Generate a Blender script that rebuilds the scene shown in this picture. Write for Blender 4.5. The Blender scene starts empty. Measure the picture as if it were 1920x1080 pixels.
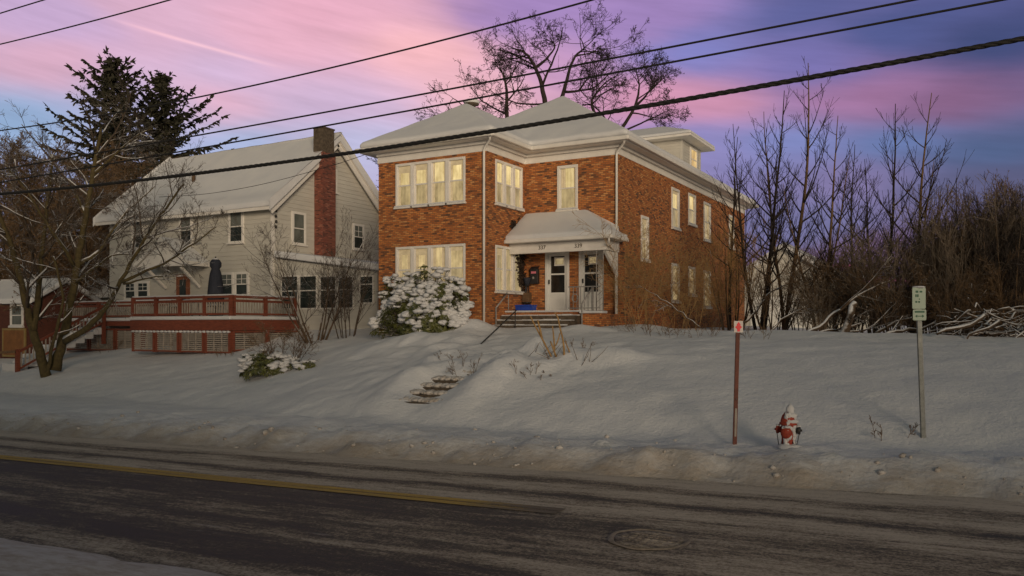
import bpy, math, random
import numpy as np
from mathutils import Vector, Matrix
R_ = math.radians
scn = bpy.context.scene
COL = scn.collection

# ------------------------------------------------------------------ camera
YAW = R_(29.4); FPX = 1553.0; HOR = 610.0; EYE = 2.4
cam_d = bpy.data.cameras.new("camera"); cam = bpy.data.objects.new("camera", cam_d); COL.objects.link(cam)
cam.location = (0, 0, EYE); cam.rotation_euler = (R_(90), 0, YAW)
cam_d.sensor_width = 36; cam_d.lens = 36 * FPX / 1920; cam_d.shift_y = (HOR - 540) / 1920
cam_d.clip_start = 0.1; cam_d.clip_end = 3000
scn.camera = cam
FW = Vector((-math.sin(YAW), math.cos(YAW), 0)); RT = Vector((math.cos(YAW), math.sin(YAW), 0))
def at(px, py, f):                       # photo pixel + distance along the view axis -> point
    return FW * f + RT * (f * (px - 960) / FPX) + Vector((0, 0, EYE + f * (HOR - py) / FPX))
def atY(px, py, Y):
    d = FW + RT * ((px - 960) / FPX); return at(px, py, Y / d.y)

# ------------------------------------------------------------------ world, sun, exposure
scn.render.engine = 'CYCLES'
scn.view_settings.view_transform = 'Standard'; scn.view_settings.look = 'None'
scn.view_settings.exposure = 0.0; scn.view_settings.gamma = 1.0
scn.cycles.use_denoising = True
SUN_EL, SUN_AZ = R_(7.0), math.atan2(0.68, -0.73)      # azimuth from +Y towards +X
sun_d = bpy.data.lights.new("sun", 'SUN'); sun = bpy.data.objects.new("sun", sun_d); COL.objects.link(sun)
sun_d.energy = 2.3; sun_d.angle = R_(20); sun_d.color = (1.0, 0.80, 0.58)
to_sun = Vector((math.sin(SUN_AZ) * math.cos(SUN_EL), math.cos(SUN_AZ) * math.cos(SUN_EL), math.sin(SUN_EL)))
sun.rotation_euler = (-to_sun).to_track_quat('-Z', 'Y').to_euler()

def lin(c):
    return tuple(((v / 255) / 12.92 if v / 255 < .04045 else ((v / 255 + .055) / 1.055) ** 2.4) for v in c)

world = bpy.data.worlds.new("World"); scn.world = world; world.use_nodes = True
wt = world.node_tree; wt.nodes.clear()
def WN(t, **k):
    n = wt.nodes.new(t)
    for a, b in k.items(): setattr(n, a, b)
    return n
def wm(op, a, b=None, c=None):
    n = WN('ShaderNodeMath', operation=op)
    for i, v in enumerate((a, b, c)):
        if v is None: continue
        if isinstance(v, (int, float)): n.inputs[i].default_value = v
        else: wt.links.new(v, n.inputs[i])
    return n.outputs[0]
def wvm(op, a, b=None, scale=None):
    n = WN('ShaderNodeVectorMath', operation=op)
    for i, v in enumerate((a, b)):
        if v is None: continue
        if isinstance(v, (tuple, list)): n.inputs[i].default_value = v
        else: wt.links.new(v, n.inputs[i])
    if scale is not None:
        if isinstance(scale, (int, float)): n.inputs['Scale'].default_value = scale
        else: wt.links.new(scale, n.inputs['Scale'])
    return n.outputs['Value'] if op in ('DOT_PRODUCT', 'LENGTH') else n.outputs[0]
tc = WN('ShaderNodeTexCoord'); D = tc.outputs['Generated']
dr = wvm('DOT_PRODUCT', D, tuple(RT)); df = wvm('DOT_PRODUCT', D, tuple(FW)); dz = wvm('DOT_PRODUCT', D, (0, 0, 1))
az = wm('ARCTAN2', dr, df)
el = wm('ARCTAN2', dz, wm('POWER', wm('ADD', wm('MULTIPLY', dr, dr), wm('MULTIPLY', df, df)), .5))
# streaky cloud warp: stretched noise in (azimuth, elevation), slanting down to the right
cx = WN('ShaderNodeCombineXYZ'); wt.links.new(az, cx.inputs[0]); wt.links.new(wm('ADD', el, wm('MULTIPLY', az, .16)), cx.inputs[1])
def wnoise(sx, sy, off, detail=4, rough=.55):
    m = WN('ShaderNodeMapping'); wt.links.new(cx.outputs[0], m.inputs[0])
    m.inputs['Scale'].default_value = (sx, sy, 1); m.inputs['Location'].default_value = (off, off * .7, off * 1.3)
    n = WN('ShaderNodeTexNoise'); wt.links.new(m.outputs[0], n.inputs['Vector'])
    n.inputs['Scale'].default_value = 1; n.inputs['Detail'].default_value = detail; n.inputs['Roughness'].default_value = rough
    return n.outputs[0]
n1 = wnoise(3.2, 11, 1.0); n2 = wnoise(2.5, 9, 7.3); n3 = wnoise(6, 42, 3.1, 5, .62)
aw = wm('ADD', az, wm('MULTIPLY', wm('SUBTRACT', n1, .5), .20))
ew = wm('ADD', el, wm('MULTIPLY', wm('SUBTRACT', n2, .5), .05))
SKY = [ # photo pixel, sRGB
 (60, 20, (198, 164, 208)), (330, 40, (224, 172, 200)), (620, 30, (236, 168, 192)), (800, 95, (250, 180, 186)), (560, 100, (236, 170, 192)),
 (480, 140, (208, 178, 216)), (110, 125, (222, 166, 192)), (50, 215, (134, 170, 212)), (230, 205, (168, 172, 214)), (440, 195, (234, 174, 198)),
 (640, 205, (208, 176, 212)), (450, 262, (160, 180, 222)), (660, 265, (184, 184, 222)), (900, 180, (244, 180, 190)), (1000, 10, (160, 125, 190)),
 (1180, 30, (158, 124, 190)), (1310, 95, (118, 124, 200)), (1080, 130, (200, 146, 192)), (1240, 180, (218, 142, 172)), (1340, 205, (208, 134, 164)), (1320, 262, (136, 132, 198)),
 (1500, 20, (84, 90, 154)), (1490, 115, (112, 106, 178)), (1600, 180, (166, 108, 156)), (1760, 190, (134, 86, 128)), (1720, 50, (70, 82, 144)),
 (1890, 80, (50, 66, 120)), (1690, 275, (88, 116, 174)), (1870, 290, (64, 88, 134)), (1480, 262, (114, 130, 194)), (1620, 345, (126, 110, 162)), (1860, 350, (84, 82, 122)),
 (1540, 430, (108, 108, 160)), (1640, 470, (112, 76, 116)), (1500, 530, (96, 66, 100)), (1850, 480, (76, 62, 98)), (250, 380, (150, 160, 208)), (750, 420, (165, 165, 210))]
accC = None; accW = None
for (px, py, c) in SKY:
    a0 = math.atan((px - 960) / FPX); e0 = math.atan((HOR - py) / FPX * math.cos(a0))
    da = wm('MULTIPLY', wm('SUBTRACT', aw, a0), 1 / .075)
    de = wm('MULTIPLY', wm('SUBTRACT', ew, e0), 1 / .030)
    q = wm('ADD', wm('MULTIPLY', da, da), wm('MULTIPLY', de, de))
    w = wm('POWER', wm('ADD', q, .55), -2.0)
    cc = WN('ShaderNodeVectorMath', operation='SCALE'); lc = lin(c); lu = .3 * lc[0] + .55 * lc[1] + .15 * lc[2]; cc.inputs[0].default_value = tuple(v * .87 + lu * .13 + .008 for v in lc); wt.links.new(w, cc.inputs['Scale'])
    accC = cc.outputs[0] if accC is None else wvm('ADD', accC, cc.outputs[0])
    accW = w if accW is None else wm('ADD', accW, w)
skyc = wvm('SCALE', accC, None, wm('DIVIDE', 1.0, accW))
# fine streaks
n4 = wnoise(9, 95, 5.7, 6, .65)
fs = wm('ADD', .66, wm('ADD', wm('MULTIPLY', n3, .42), wm('MULTIPLY', n4, .26)))
skyc = wvm('SCALE', skyc, None, fs)
# a thin bright condensation trail and low red streaks by the horizon
def streak(p, q_, wid, col, amt):
    pts = []
    for (px, py) in (p, q_):
        a0 = math.atan((px - 960) / FPX); pts.append((a0, math.atan((HOR - py) / FPX * math.cos(a0))))
    (ax, ay), (bx, by) = pts
    s = (by - ay) / (bx - ax)
    dist = wm('SUBTRACT', wm('ADD', el, wm('MULTIPLY', wm('SUBTRACT', n3, .5), wid * 1.6)), wm('ADD', ay, wm('MULTIPLY', wm('SUBTRACT', az, ax), s)))
    g = wm('POWER', 2.718, wm('MULTIPLY', wm('MULTIPLY', dist, dist), -1 / (wid * wid)))
    mid = (ax + bx) / 2; half = abs(bx - ax) / 2
    e = wm('DIVIDE', wm('SUBTRACT', az, mid), half); e4 = wm('POWER', wm('ABSOLUTE', e), 3)
    m = wm('MULTIPLY', wm('MULTIPLY', g, wm('POWER', 2.718, wm('MULTIPLY', e4, -1.2))), amt)
    n = WN('ShaderNodeVectorMath', operation='SCALE'); n.inputs[0].default_value = col; wt.links.new(m, n.inputs['Scale'])
    return n.outputs[0]
for st in (streak((230, 42), (510, 122), .0019, (.24, .13, .08), 1), streak((1560, 499), (1600, 498), .0016, (.5, .03, .06), 1),
           streak((1590, 522), (1760, 530), .0022, (.30, .03, .05), 1)):
    skyc = wvm('ADD', skyc, st)
# glow only on the sunset side of the sky; the rest of the dome is a dim overcast dusk
side = wm('MULTIPLY', wm('SMOOTH_MIN', wm('MAXIMUM', wm('MULTIPLY', wm('SUBTRACT', df, .55), 4.0), 0), 1.0, .1), wm('SUBTRACT', 1.0, wm('MINIMUM', wm('MAXIMUM', wm('MULTIPLY', wm('SUBTRACT', dz, .42), 4.0), 0), 1.0)))
AMB = (.086, .098, .096)
mixn = WN('ShaderNodeMix', data_type='VECTOR'); wt.links.new(side, mixn.inputs[0]); mixn.inputs[4].default_value = AMB; wt.links.new(skyc, mixn.inputs[5])
sky = WN('ShaderNodeTexSky'); sky.sky_type = 'NISHITA'; sky.sun_disc = False
sky.sun_elevation = SUN_EL; sky.sun_rotation = SUN_AZ
bg = WN('ShaderNodeBackground'); wt.links.new(sky.outputs[0], bg.inputs[0]); bg.inputs[1].default_value = 0.004
bg2 = WN('ShaderNodeBackground'); wt.links.new(mixn.outputs[1], bg2.inputs[0]); bg2.inputs[1].default_value = 1.0
ad = WN('ShaderNodeAddShader'); wt.links.new(bg.outputs[0], ad.inputs[0]); wt.links.new(bg2.outputs[0], ad.inputs[1])
wo = WN('ShaderNodeOutputWorld'); wt.links.new(ad.outputs[0], wo.inputs[0])

# ------------------------------------------------------------------ materials
class NT:
    def __init__(s, name):
        s.m = bpy.data.materials.new(name); s.m.use_nodes = True; s.t = s.m.node_tree; s.t.nodes.clear()
        s.out = s.n('ShaderNodeOutputMaterial'); s.p = s.n('ShaderNodeBsdfPrincipled'); s.l(s.p.outputs[0], s.out.inputs[0])
    def n(s, t, **k):
        x = s.t.nodes.new(t)
        for a, b in k.items(): setattr(x, a, b)
        return x
    def l(s, a, b): s.t.links.new(a, b)
    def coord(s, kind='Object'): return s.n('ShaderNodeTexCoord').outputs[kind]
    def mapping(s, v, sc=(1, 1, 1), loc=(0, 0, 0)):
        m = s.n('ShaderNodeMapping'); s.l(v, m.inputs[0]); m.inputs['Scale'].default_value = sc; m.inputs['Location'].default_value = loc; return m.outputs[0]
    def noise(s, v, scale, detail=4, rough=.55):
        x = s.n('ShaderNodeTexNoise'); s.l(v, x.inputs['Vector']); x.inputs['Scale'].default_value = scale
        x.inputs['Detail'].default_value = detail; x.inputs['Roughness'].default_value = rough; return x.outputs[0]
    def ramp(s, f, stops):
        r = s.n('ShaderNodeValToRGB'); s.l(f, r.inputs[0]); e = r.color_ramp.elements
        while len(e) < len(stops): e.new(.5)
        for i, (p, c) in enumerate(stops):
            e[i].position = p; e[i].color = (c[0], c[1], c[2], 1) if not isinstance(c, (int, float)) else (c, c, c, 1)
        return r.outputs[0]
    def mix(s, f, a, b, mode='MIX'):
        x = s.n('ShaderNodeMix', data_type='RGBA', blend_type=mode)
        for i, v in ((0, f), (6, a), (7, b)):
            if isinstance(v, (int, float)): x.inputs[i].default_value = v
            elif isinstance(v, tuple): x.inputs[i].default_value = (*v, 1)
            else: s.l(v, x.inputs[i])
        return x.outputs[2]
    def math(s, op, a, b=None, c=None):
        x = s.n('ShaderNodeMath', operation=op)
        for i, v in enumerate((a, b, c)):
            if v is None: continue
            if isinstance(v, (int, float)): x.inputs[i].default_value = v
            else: s.l(v, x.inputs[i])
        return x.outputs[0]
    def bump(s, h, strength=.3, dist=.02):
        b = s.n('ShaderNodeBump'); b.inputs['Strength'].default_value = strength; b.inputs['Distance'].default_value = dist
        s.l(h, b.inputs['Height']); s.l(b.outputs[0], s.p.inputs['Normal'])
    def base(s, c): s.l(c, s.p.inputs['Base Color'])
    def rough(s, v): s.p.inputs['Roughness'].default_value = v

def pm(name, c1, c2, scale=6, rough=.7, bump=.15, metal=0, stretch=(1, 1, 1)):
    t = NT(name); v = t.mapping(t.coord(), stretch); f = t.noise(v, scale)
    t.base(t.ramp(f, [(.3, c1), (.7, c2)])); t.rough(rough); t.p.inputs['Metallic'].default_value = metal
    if bump: t.bump(f, bump, .01)
    return t.m
SNOW_A, SNOW_B = (.70, .705, .72), (.78, .775, .77)
def snowy(name, c1, c2, thr=.35, scale=9, rough=.8, soft=.25, nz=.9, snowcol=(.74, .735, .73), stretch=(1, 1, 1)):
    """Bark, leaf or timber with snow lying on its upward faces."""
    t = NT(name); v = t.mapping(t.coord(), stretch); f = t.noise(v, scale, 5)
    bark = t.ramp(f, [(.3, c1), (.7, c2)])
    g = t.n('ShaderNodeNewGeometry'); sep = t.n('ShaderNodeSeparateXYZ'); t.l(g.outputs['Normal'], sep.inputs[0])
    n2 = t.noise(t.coord(), 3.3, 3)
    k = t.math('ADD', sep.outputs[2], t.math('MULTIPLY', t.math('SUBTRACT', n2, .5), nz))
    m = t.n('ShaderNodeMapRange'); t.l(k, m.inputs[0]); m.inputs[1].default_value = thr; m.inputs[2].default_value = thr + soft
    t.base(t.mix(m.outputs[0], bark, snowcol)); t.rough(rough); t.bump(f, .25, .02)
    return t.m
M = {}
def m_snow(name, sc=1.0, b=.35, dirt=0.0, k=1.0):
    t = NT(name); v = t.coord(); f = t.noise(v, 1.3 * sc, 6, .6); f2 = t.noise(v, 14 * sc, 4, .6)
    c = t.ramp(f, [(.35, tuple(v * k for v in SNOW_A)), (.65, tuple(v * k for v in SNOW_B))])
    if dirt:
        # plough-spattered grit close to the carriageway
        s = t.n('ShaderNodeSeparateXYZ'); t.l(v, s.inputs[0])
        far = t.n('ShaderNodeMapRange'); t.l(t.math('ADD', s.outputs[1], t.math('MULTIPLY', t.noise(v, .5, 4), 1.6)), far.inputs[0])
        far.inputs[1].default_value = 12.3; far.inputs[2].default_value = 15.0; far.inputs[3].default_value = 1; far.inputs[4].default_value = 0
        near = t.math('LESS_THAN', s.outputs[1], 6.0)
        sp = t.ramp(t.noise(t.mapping(v, (.6, 1.6, 1)), 5, 6, .7), [(.42, 0), (.66, 1)])
        amt = t.math('MULTIPLY', t.math('MULTIPLY', far.outputs[0], sp), .75)
        amt2 = t.math('MULTIPLY', t.math('POWER', far.outputs[0], 2.2), .55)
        e3 = t.n('ShaderNodeMapRange'); t.l(t.math('ADD', s.outputs[1], t.math('MULTIPLY', t.math('SUBTRACT', t.noise(v, 1.1, 6, .7), .5), 2.2)), e3.inputs[0]); e3.inputs[1].default_value = 12.1; e3.inputs[2].default_value = 13.0; e3.inputs[3].default_value = .8; e3.inputs[4].default_value = 0
        farside = t.math('MULTIPLY', e3.outputs[0], t.math('GREATER_THAN', s.outputs[1], 8.7))
        c = t.mix(farside, c, (.36, .29, .22)); c = t.mix(amt2, c, (.44, .39, .33)); c = t.mix(amt, c, (.34, .27, .20))
    t.base(c); t.rough(.75); t.p.inputs['Specular IOR Level'].default_value = .25
    h = t.math('ADD', f, t.math('ADD', t.math('MULTIPLY', f2, .28), t.math('MULTIPLY', t.noise(v, 45 * sc, 3, .6), .08))); t.bump(h, b, .10)
    return t.m
M['snow'] = m_snow('snow_ground', 1.0, .75, 1.0)
M['rsnow'] = m_snow('snow_roof', .6, .22, 0, .90)
M['capsnow'] = m_snow('snow_cap', 3, .3, 0, .86)

def m_brick(name, stops, mortar=(.30, .24, .19), w=.19, h=.064):
    t = NT(name); uv = t.coord('UV')
    b = t.n('ShaderNodeTexBrick'); t.l(uv, b.inputs['Vector'])
    b.inputs['Color1'].default_value = (0, 0, 0, 1); b.inputs['Color2'].default_value = (1, 1, 1, 1); b.inputs['Mortar'].default_value = (.5, .5, .5, 1)
    b.inputs['Scale'].default_value = 1; b.inputs['Mortar Size'].default_value = .009; b.inputs['Brick Width'].default_value = w; b.inputs['Row Height'].default_value = h
    b.inputs['Mortar Smooth'].default_value = .1; b.inputs['Bias'].default_value = 0
    n = t.noise(uv, .55, 5, .6); n2 = t.noise(t.mapping(uv, (1, 3, 1)), 2.1, 3)
    sp = t.n('ShaderNodeSeparateColor'); t.l(b.outputs['Color'], sp.inputs[0])
    f = t.math('ADD', sp.outputs[0], t.math('ADD', t.math('MULTIPLY', t.math('SUBTRACT', n, .5), .34), t.math('MULTIPLY', t.math('SUBTRACT', n2, .5), .16)))
    c = t.ramp(f, stops); c = t.mix(b.outputs['Fac'], c, mortar)
    wx = t.noise(t.mapping(uv, (1.1, .28, 1)), .9, 5, .62); c = t.mix(t.ramp(wx, [(.45, .0), (.80, .35)]), c, (.12, .06, .03))
    t.base(c); t.rough(.85)
    t.bump(t.math('ADD', t.math('SUBTRACT', 1, b.outputs['Fac']), t.math('MULTIPLY', t.noise(uv, 30), .3)), .5, .008)
    return t.m
M['brick'] = m_brick('orange_brick', [(.0, (.10, .045, .026)), (.07, (.16, .06, .026)), (.18, (.30, .095, .028)), (.40, (.42, .128, .032)), (.65, (.52, .172, .042)), (.88, (.58, .22, .06)), (1, (.60, .28, .10))], (.17, .095, .05))
M['chimney'] = m_brick('chimney_brick', [(.0, (.07, .02, .015)), (.35, (.17, .04, .025)), (.75, (.24, .06, .035)), (1, (.32, .12, .08))], (.15, .08, .06))
M['stone'] = pm('grey_stone', (.05, .036, .024), (.13, .10, .07), 9, .9, .6)
M['trim'] = pm('white_trim', (.68, .65, .60), (.78, .75, .70), 3, .5, .05)
M['siding'] = pm('cream_siding', (.48, .46, .41), (.56, .54, .48), 1.2, .6, .05, stretch=(1, 1, 4))
M['redwood'] = pm('red_stained_wood', (.13, .032, .017), (.24, .062, .03), 5, .7, .2, stretch=(1, 1, 5))
M['orange'] = pm('orange_board', (.17, .07, .02), (.26, .11, .03), 4, .6, .1)
M['yellow'] = pm('yellow_frame', (.24, .17, .06), (.32, .22, .08), 4, .6, .1)
M['lattice'] = pm('pale_lattice', (.26, .22, .18), (.40, .35, .30), 5, .7, .1)
M['wood'] = pm('weathered_wood', (.09, .05, .025), (.17, .10, .05), 7, .8, .3)
M['iron'] = pm('black_iron', (.02, .02, .02), (.05, .045, .04), 12, .5, .1, .3)
M['grey_iron'] = pm('grey_railing', (.20, .19, .18), (.34, .32, .30), 12, .5, .1)
M['galv'] = pm('galvanised_steel', (.16, .17, .16), (.26, .27, .26), 10, .5, .1, .5)
M['cable'] = snowy('black_cable', (.008, .008, .008), (.02, .018, .017), .92, 14, .7, .3, .5)
M['navy'] = pm('navy_fabric', (.025, .03, .045), (.045, .05, .07), 6, .9, .3)
M['blue'] = pm('blue_plastic', (.01, .045, .32), (.02, .07, .42), 6, .5, .05)
M['black'] = pm('black_paint', (.012, .012, .014), (.03, .028, .03), 8, .5, .05)
M['pink'] = pm('pink_label', (.62, .16, .22), (.70, .22, .28), 8, .6, .02)
M['door'] = pm('white_door', (.66, .66, .63), (.76, .75, .72), 2, .45, .03)
M['browndoor'] = pm('brown_door', (.20, .07, .03), (.28, .10, .045), 4, .6, .1)
M['roofing'] = pm('dark_roofing', (.05, .045, .04), (.10, .09, .08), 8, .9, .3)
M['redpaint'] = pm('red_hydrant_paint', (.22, .028, .014), (.42, .06, .028), 14, .75, .4)
M['rust'] = pm('rust_brown_post', (.10, .03, .02), (.18, .055, .035), 9, .7, .2)
M['white_sign'] = pm('white_sign_face', (.58, .52, .48), (.66, .60, .56), 6, .5, .02)
M['red_mark'] = pm('red_sign_mark', (.75, .01, .02), (.8, .015, .03), 6, .5, .0)
M['green_mark'] = pm('green_sign_mark', (.02, .10, .05), (.03, .13, .07), 6, .5, .0)
M['sign_face'] = pm('pale_green_sign_face', (.36, .46, .36), (.44, .52, .42), 5, .5, .03)
M['yellow_paint'] = None
def m_glass_dark(name, a, b):
    t = NT(name); f = t.noise(t.mapping(t.coord(), (2, 2, 1)), 1.5, 3)
    t.base(t.ramp(f, [(.3, a), (.7, b)])); t.rough(.08); t.p.inputs['Specular IOR Level'].default_value = .35
    return t.m
M['dglass'] = m_glass_dark('dark_glass', (.012, .016, .016), (.05, .06, .055))
M['blind'] = m_glass_dark('blind_behind_glass', (.10, .11, .10), (.17, .18, .16))
M['doorglass'] = m_glass_dark('door_glass', (.008, .007, .006), (.035, .03, .025))
def m_lit(name, dim, bright, k=1.0):
    """Lit room seen through curtains."""
    t = NT(name); uv = t.coord('UV')
    oi = t.n('ShaderNodeObjectInfo'); va = t.n('ShaderNodeVectorMath', operation='ADD'); t.l(uv, va.inputs[0]); cb = t.n('ShaderNodeCombineXYZ'); t.l(t.math('MULTIPLY', oi.outputs['Random'], 37.0), cb.inputs[0]); t.l(t.math('MULTIPLY', oi.outputs['Random'], 11.0), cb.inputs[1]); t.l(cb.outputs[0], va.inputs[1]); uv = va.outputs[0]
    w = t.n('ShaderNodeTexWave', wave_type='BANDS', bands_direction='X'); t.l(uv, w.inputs['Vector'])
    w.inputs['Scale'].default_value = 2.2; w.inputs['Distortion'].default_value = 3.0; w.inputs['Detail'].default_value = 2; w.inputs['Detail Scale'].default_value = 1.2
    n = t.noise(t.mapping(uv, (1.6, .8, 1)), 1.9, 4, .6); n2 = t.noise(uv, 7, 3)
    f = t.math('ADD', t.math('MULTIPLY', w.outputs['Fac'], .07), t.math('ADD', t.math('MULTIPLY', n, .75), t.math('MULTIPLY', n2, .12)))
    c = t.ramp(f, [(.26, dim), (.44, tuple((x + y) / 2 for x, y in zip(dim, bright))), (.64, bright)])
    t.p.inputs['Base Color'].default_value = (.03, .03, .03, 1); t.rough(.12); t.p.inputs['Specular IOR Level'].default_value = .5
    t.l(c, t.p.inputs['Emission Color']); t.l(t.math('MULTIPLY', t.math('ADD', .72, t.math('MULTIPLY', oi.outputs['Random'], .5)), k), t.p.inputs['Emission Strength'])
    return t.m
M['lit_up'] = m_lit('lit_window_upper', (.50, .35, .13), (1.0, .77, .36))
M['lit_lo'] = m_lit('lit_window_lower', (.22, .155, .07), (.62, .46, .215))
M['lit_dim'] = m_lit('lit_window_dim', (.15, .108, .055), (.48, .36, .18))
M['lit_orange'] = m_lit('lit_window_orange', (.35, .20, .06), (.85, .58, .22))
def m_curtain():
    t = NT('backlit_curtain'); f = t.noise(t.coord('UV'), 5, 3); t.base(t.ramp(f, [(.3, (.50, .44, .32)), (.7, (.62, .55, .42))])); t.rough(.9)
    t.l(t.ramp(f, [(.3, (.16, .11, .045)), (.7, (.26, .185, .08))]), t.p.inputs['Emission Color']); t.p.inputs['Emission Strength'].default_value = .6
    return t.m
M['curtain'] = m_curtain()
LIT = [M['lit_lo'], M['lit_dim']]
# vegetation
M['bark_moss'] = snowy('mossy_bark', (.045, .032, .012), (.10, .075, .025), .62, 8, .9, .2, .7)
M['bark_grey'] = snowy('grey_brown_bark', (.04, .028, .018), (.085, .06, .04), .55, 9, .9, .2, .9)
M['bark_dark'] = pm('dark_bark', (.018, .012, .011), (.04, .028, .022), 8, .9, .3)
M['bark_brown'] = snowy('brown_twig', (.10, .06, .03), (.19, .115, .055), .80, 9, .9, .2, .7)
M['bark_tan'] = snowy('tan_twig', (.26, .15, .055), (.42, .26, .105), .86, 9, .9, .2, .6)
M['bark_snow'] = snowy('snowy_bark', (.05, .033, .02), (.11, .07, .04), .30, 6, .9, .25, .9)
M['needle'] = snowy('spruce_needle', (.016, .016, .009), (.045, .042, .02), .93, 2, .8, .1, .35)
M['leaf'] = snowy('rhododendron_leaf', (.035, .046, .014), (.15, .155, .04), .90, 5, .45, .2, 1.2)
M['hill'] = pm('far_wooded_ridge', (.030, .020, .018), (.06, .04, .034), .15, .95, .3)
M['deadleaf'] = pm('dark_dry_leaf', (.02, .012, .008), (.05, .028, .014), 6, .9, .1)

# ------------------------------------------------------------------ mesh helpers
ORG = {}
class MB:
    def __init__(s): s.v = []; s.f = []; s.mi = []; s.sm = []
    def face(s, idx, mi=0, sm=False): s.f.append(tuple(idx)); s.mi.append(mi); s.sm.append(sm)
    def poly(s, pts, mi=0, sm=False):
        b = len(s.v); s.v.extend(tuple(p) for p in pts); s.face(range(b, b + len(pts)), mi, sm)
    def box(s, x0, x1, y0, y1, z0, z1, mi=0):
        x0, x1 = min(x0, x1), max(x0, x1); y0, y1 = min(y0, y1), max(y0, y1); z0, z1 = min(z0, z1), max(z0, z1)
        b = len(s.v)
        s.v += [(x0, y0, z0), (x1, y0, z0), (x1, y1, z0), (x0, y1, z0), (x0, y0, z1), (x1, y0, z1), (x1, y1, z1), (x0, y1, z1)]
        for q in ((0, 3, 2, 1), (4, 5, 6, 7), (0, 1, 5, 4), (1, 2, 6, 5), (2, 3, 7, 6), (3, 0, 4, 7)): s.face([b + i for i in q], mi)
    def bar(s, p, q, w, h, mi=0, up=(0, 0, 1)):
        p = Vector(p); q = Vector(q); d = (q - p).normalized(); u = Vector(up); a = d.cross(u)
        if a.length < 1e-4: a = d.cross(Vector((1, 0, 0)))
        a.normalize(); u = a.cross(d).normalized(); a *= w / 2; u *= h / 2; b = len(s.v)
        for c in (p, q):
            for e in (-a - u, a - u, a + u, -a + u): s.v.append(tuple(c + e))
        for i in range(4): s.face((b + i, b + (i + 1) % 4, b + 4 + (i + 1) % 4, b + 4 + i), mi)
        s.face((b + 3, b + 2, b + 1, b), mi); s.face((b + 4, b + 5, b + 6, b + 7), mi)
    def tube(s, pts, rad, n=6, mi=0, cap=True, sm=True):
        k = len(pts)
        if k < 2: return
        pts = [Vector(p) for p in pts]
        if isinstance(rad, (int, float)): rad = [rad] * k
        b = len(s.v); nv = None
        for i in range(k):
            d = pts[min(i + 1, k - 1)] - pts[max(i - 1, 0)]
            if d.length < 1e-9: d = Vector((0, 0, 1))
            d.normalize()
            if nv is None:
                nv = d.cross(Vector((0, 0, 1)) if abs(d.z) < .9 else Vector((1, 0, 0)))
            else: nv = nv - d * nv.dot(d)
            if nv.length < 1e-6: nv = d.orthogonal()
            nv.normalize(); bv = d.cross(nv); p = pts[i]; r = rad[i]
            for j in range(n):
                a = 6.28318 * j / n; s.v.append(tuple(p + nv * (r * math.cos(a)) + bv * (r * math.sin(a))))
        for i in range(k - 1):
            for j in range(n):
                j2 = (j + 1) % n; s.face((b + i * n + j, b + i * n + j2, b + (i + 1) * n + j2, b + (i + 1) * n + j), mi, sm)
        if cap:
            s.face([b + j for j in range(n)][::-1], mi); s.face([b + (k - 1) * n + j for j in range(n)], mi)
    def lathe(s, prof, c, n=20, mi=0, axis='z', sm=True):
        c = Vector(c); b = len(s.v); k = len(prof)
        for (r, h) in prof:
            for j in range(n):
                a = 6.28318 * j / n; x, y = r * math.cos(a), r * math.sin(a)
                s.v.append(tuple(c + (Vector((x, y, h)) if axis == 'z' else Vector((x, -h, y)) if axis == 'y' else Vector((h, x, y)))))
        for i in range(k - 1):
            for j in range(n):
                j2 = (j + 1) % n; s.face((b + i * n + j, b + i * n + j2, b + (i + 1) * n + j2, b + (i + 1) * n + j), mi, sm)
        s.face([b + j for j in range(n)][::-1], mi); s.face([b + (k - 1) * n + j for j in range(n)], mi)
    def blob(s, c, rx, ry, rz, rng, seg=7, rings=5, jit=.15, mi=0):
        b = len(s.v); c = Vector(c)
        for i in range(rings + 1):
            th = math.pi * i / rings
            for j in range(seg):
                ph = 6.283 * j / seg; q = 1 + rng.uniform(-jit, jit)
                s.v.append((c.x + rx * q * math.sin(th) * math.cos(ph), c.y + ry * q * math.sin(th) * math.sin(ph), c.z + rz * q * math.cos(th)))
        for i in range(rings):
            for j in range(seg):
                j2 = (j + 1) % seg; s.face((b + i * seg + j, b + (i + 1) * seg + j, b + (i + 1) * seg + j2, b + i * seg + j2), mi, True)
    def build(s, name, mats, parent=None, bevel=0, seg=2, origin=None, uv=True):
        if not isinstance(mats, (list, tuple)): mats = [mats]
        o0 = Vector(ORG.get(parent.name, (0, 0, 0))) if parent else Vector(origin or (0, 0, 0))
        me = bpy.data.meshes.new(name); V = np.array(s.v, dtype=np.float64).reshape(-1, 3)
        me.from_pydata((V - np.array(o0)).tolist(), [], s.f)
        for m in mats: me.materials.append(m)
        me.polygons.foreach_set('material_index', s.mi); me.polygons.foreach_set('use_smooth', s.sm)
        if uv and len(s.f) < 60000:
            ul = me.uv_layers.new(name='UVMap'); lv = np.zeros(len(me.loops), dtype=np.int32); me.loops.foreach_get('vertex_index', lv)
            nrm = np.zeros(len(me.polygons) * 3, dtype=np.float32); me.polygons.foreach_get('normal', nrm); nrm = np.abs(nrm.reshape(-1, 3))
            tot = np.zeros(len(me.polygons), dtype=np.int32); me.polygons.foreach_get('loop_total', tot)
            ln = np.repeat(nrm, tot, axis=0); P = V[lv]; ax = ln.argmax(1)
            u = np.where(ax == 0, P[:, 1], P[:, 0]); v = np.where(ax == 2, P[:, 1], P[:, 2])
            ul.data.foreach_set('uv', np.stack([u, v], 1).astype(np.float32).ravel())
        me.update()
        o = bpy.data.objects.new(name, me); COL.objects.link(o)
        if parent: o.parent = parent
        else: o.location = o0
        ORG[o.name] = tuple(o0)
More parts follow.
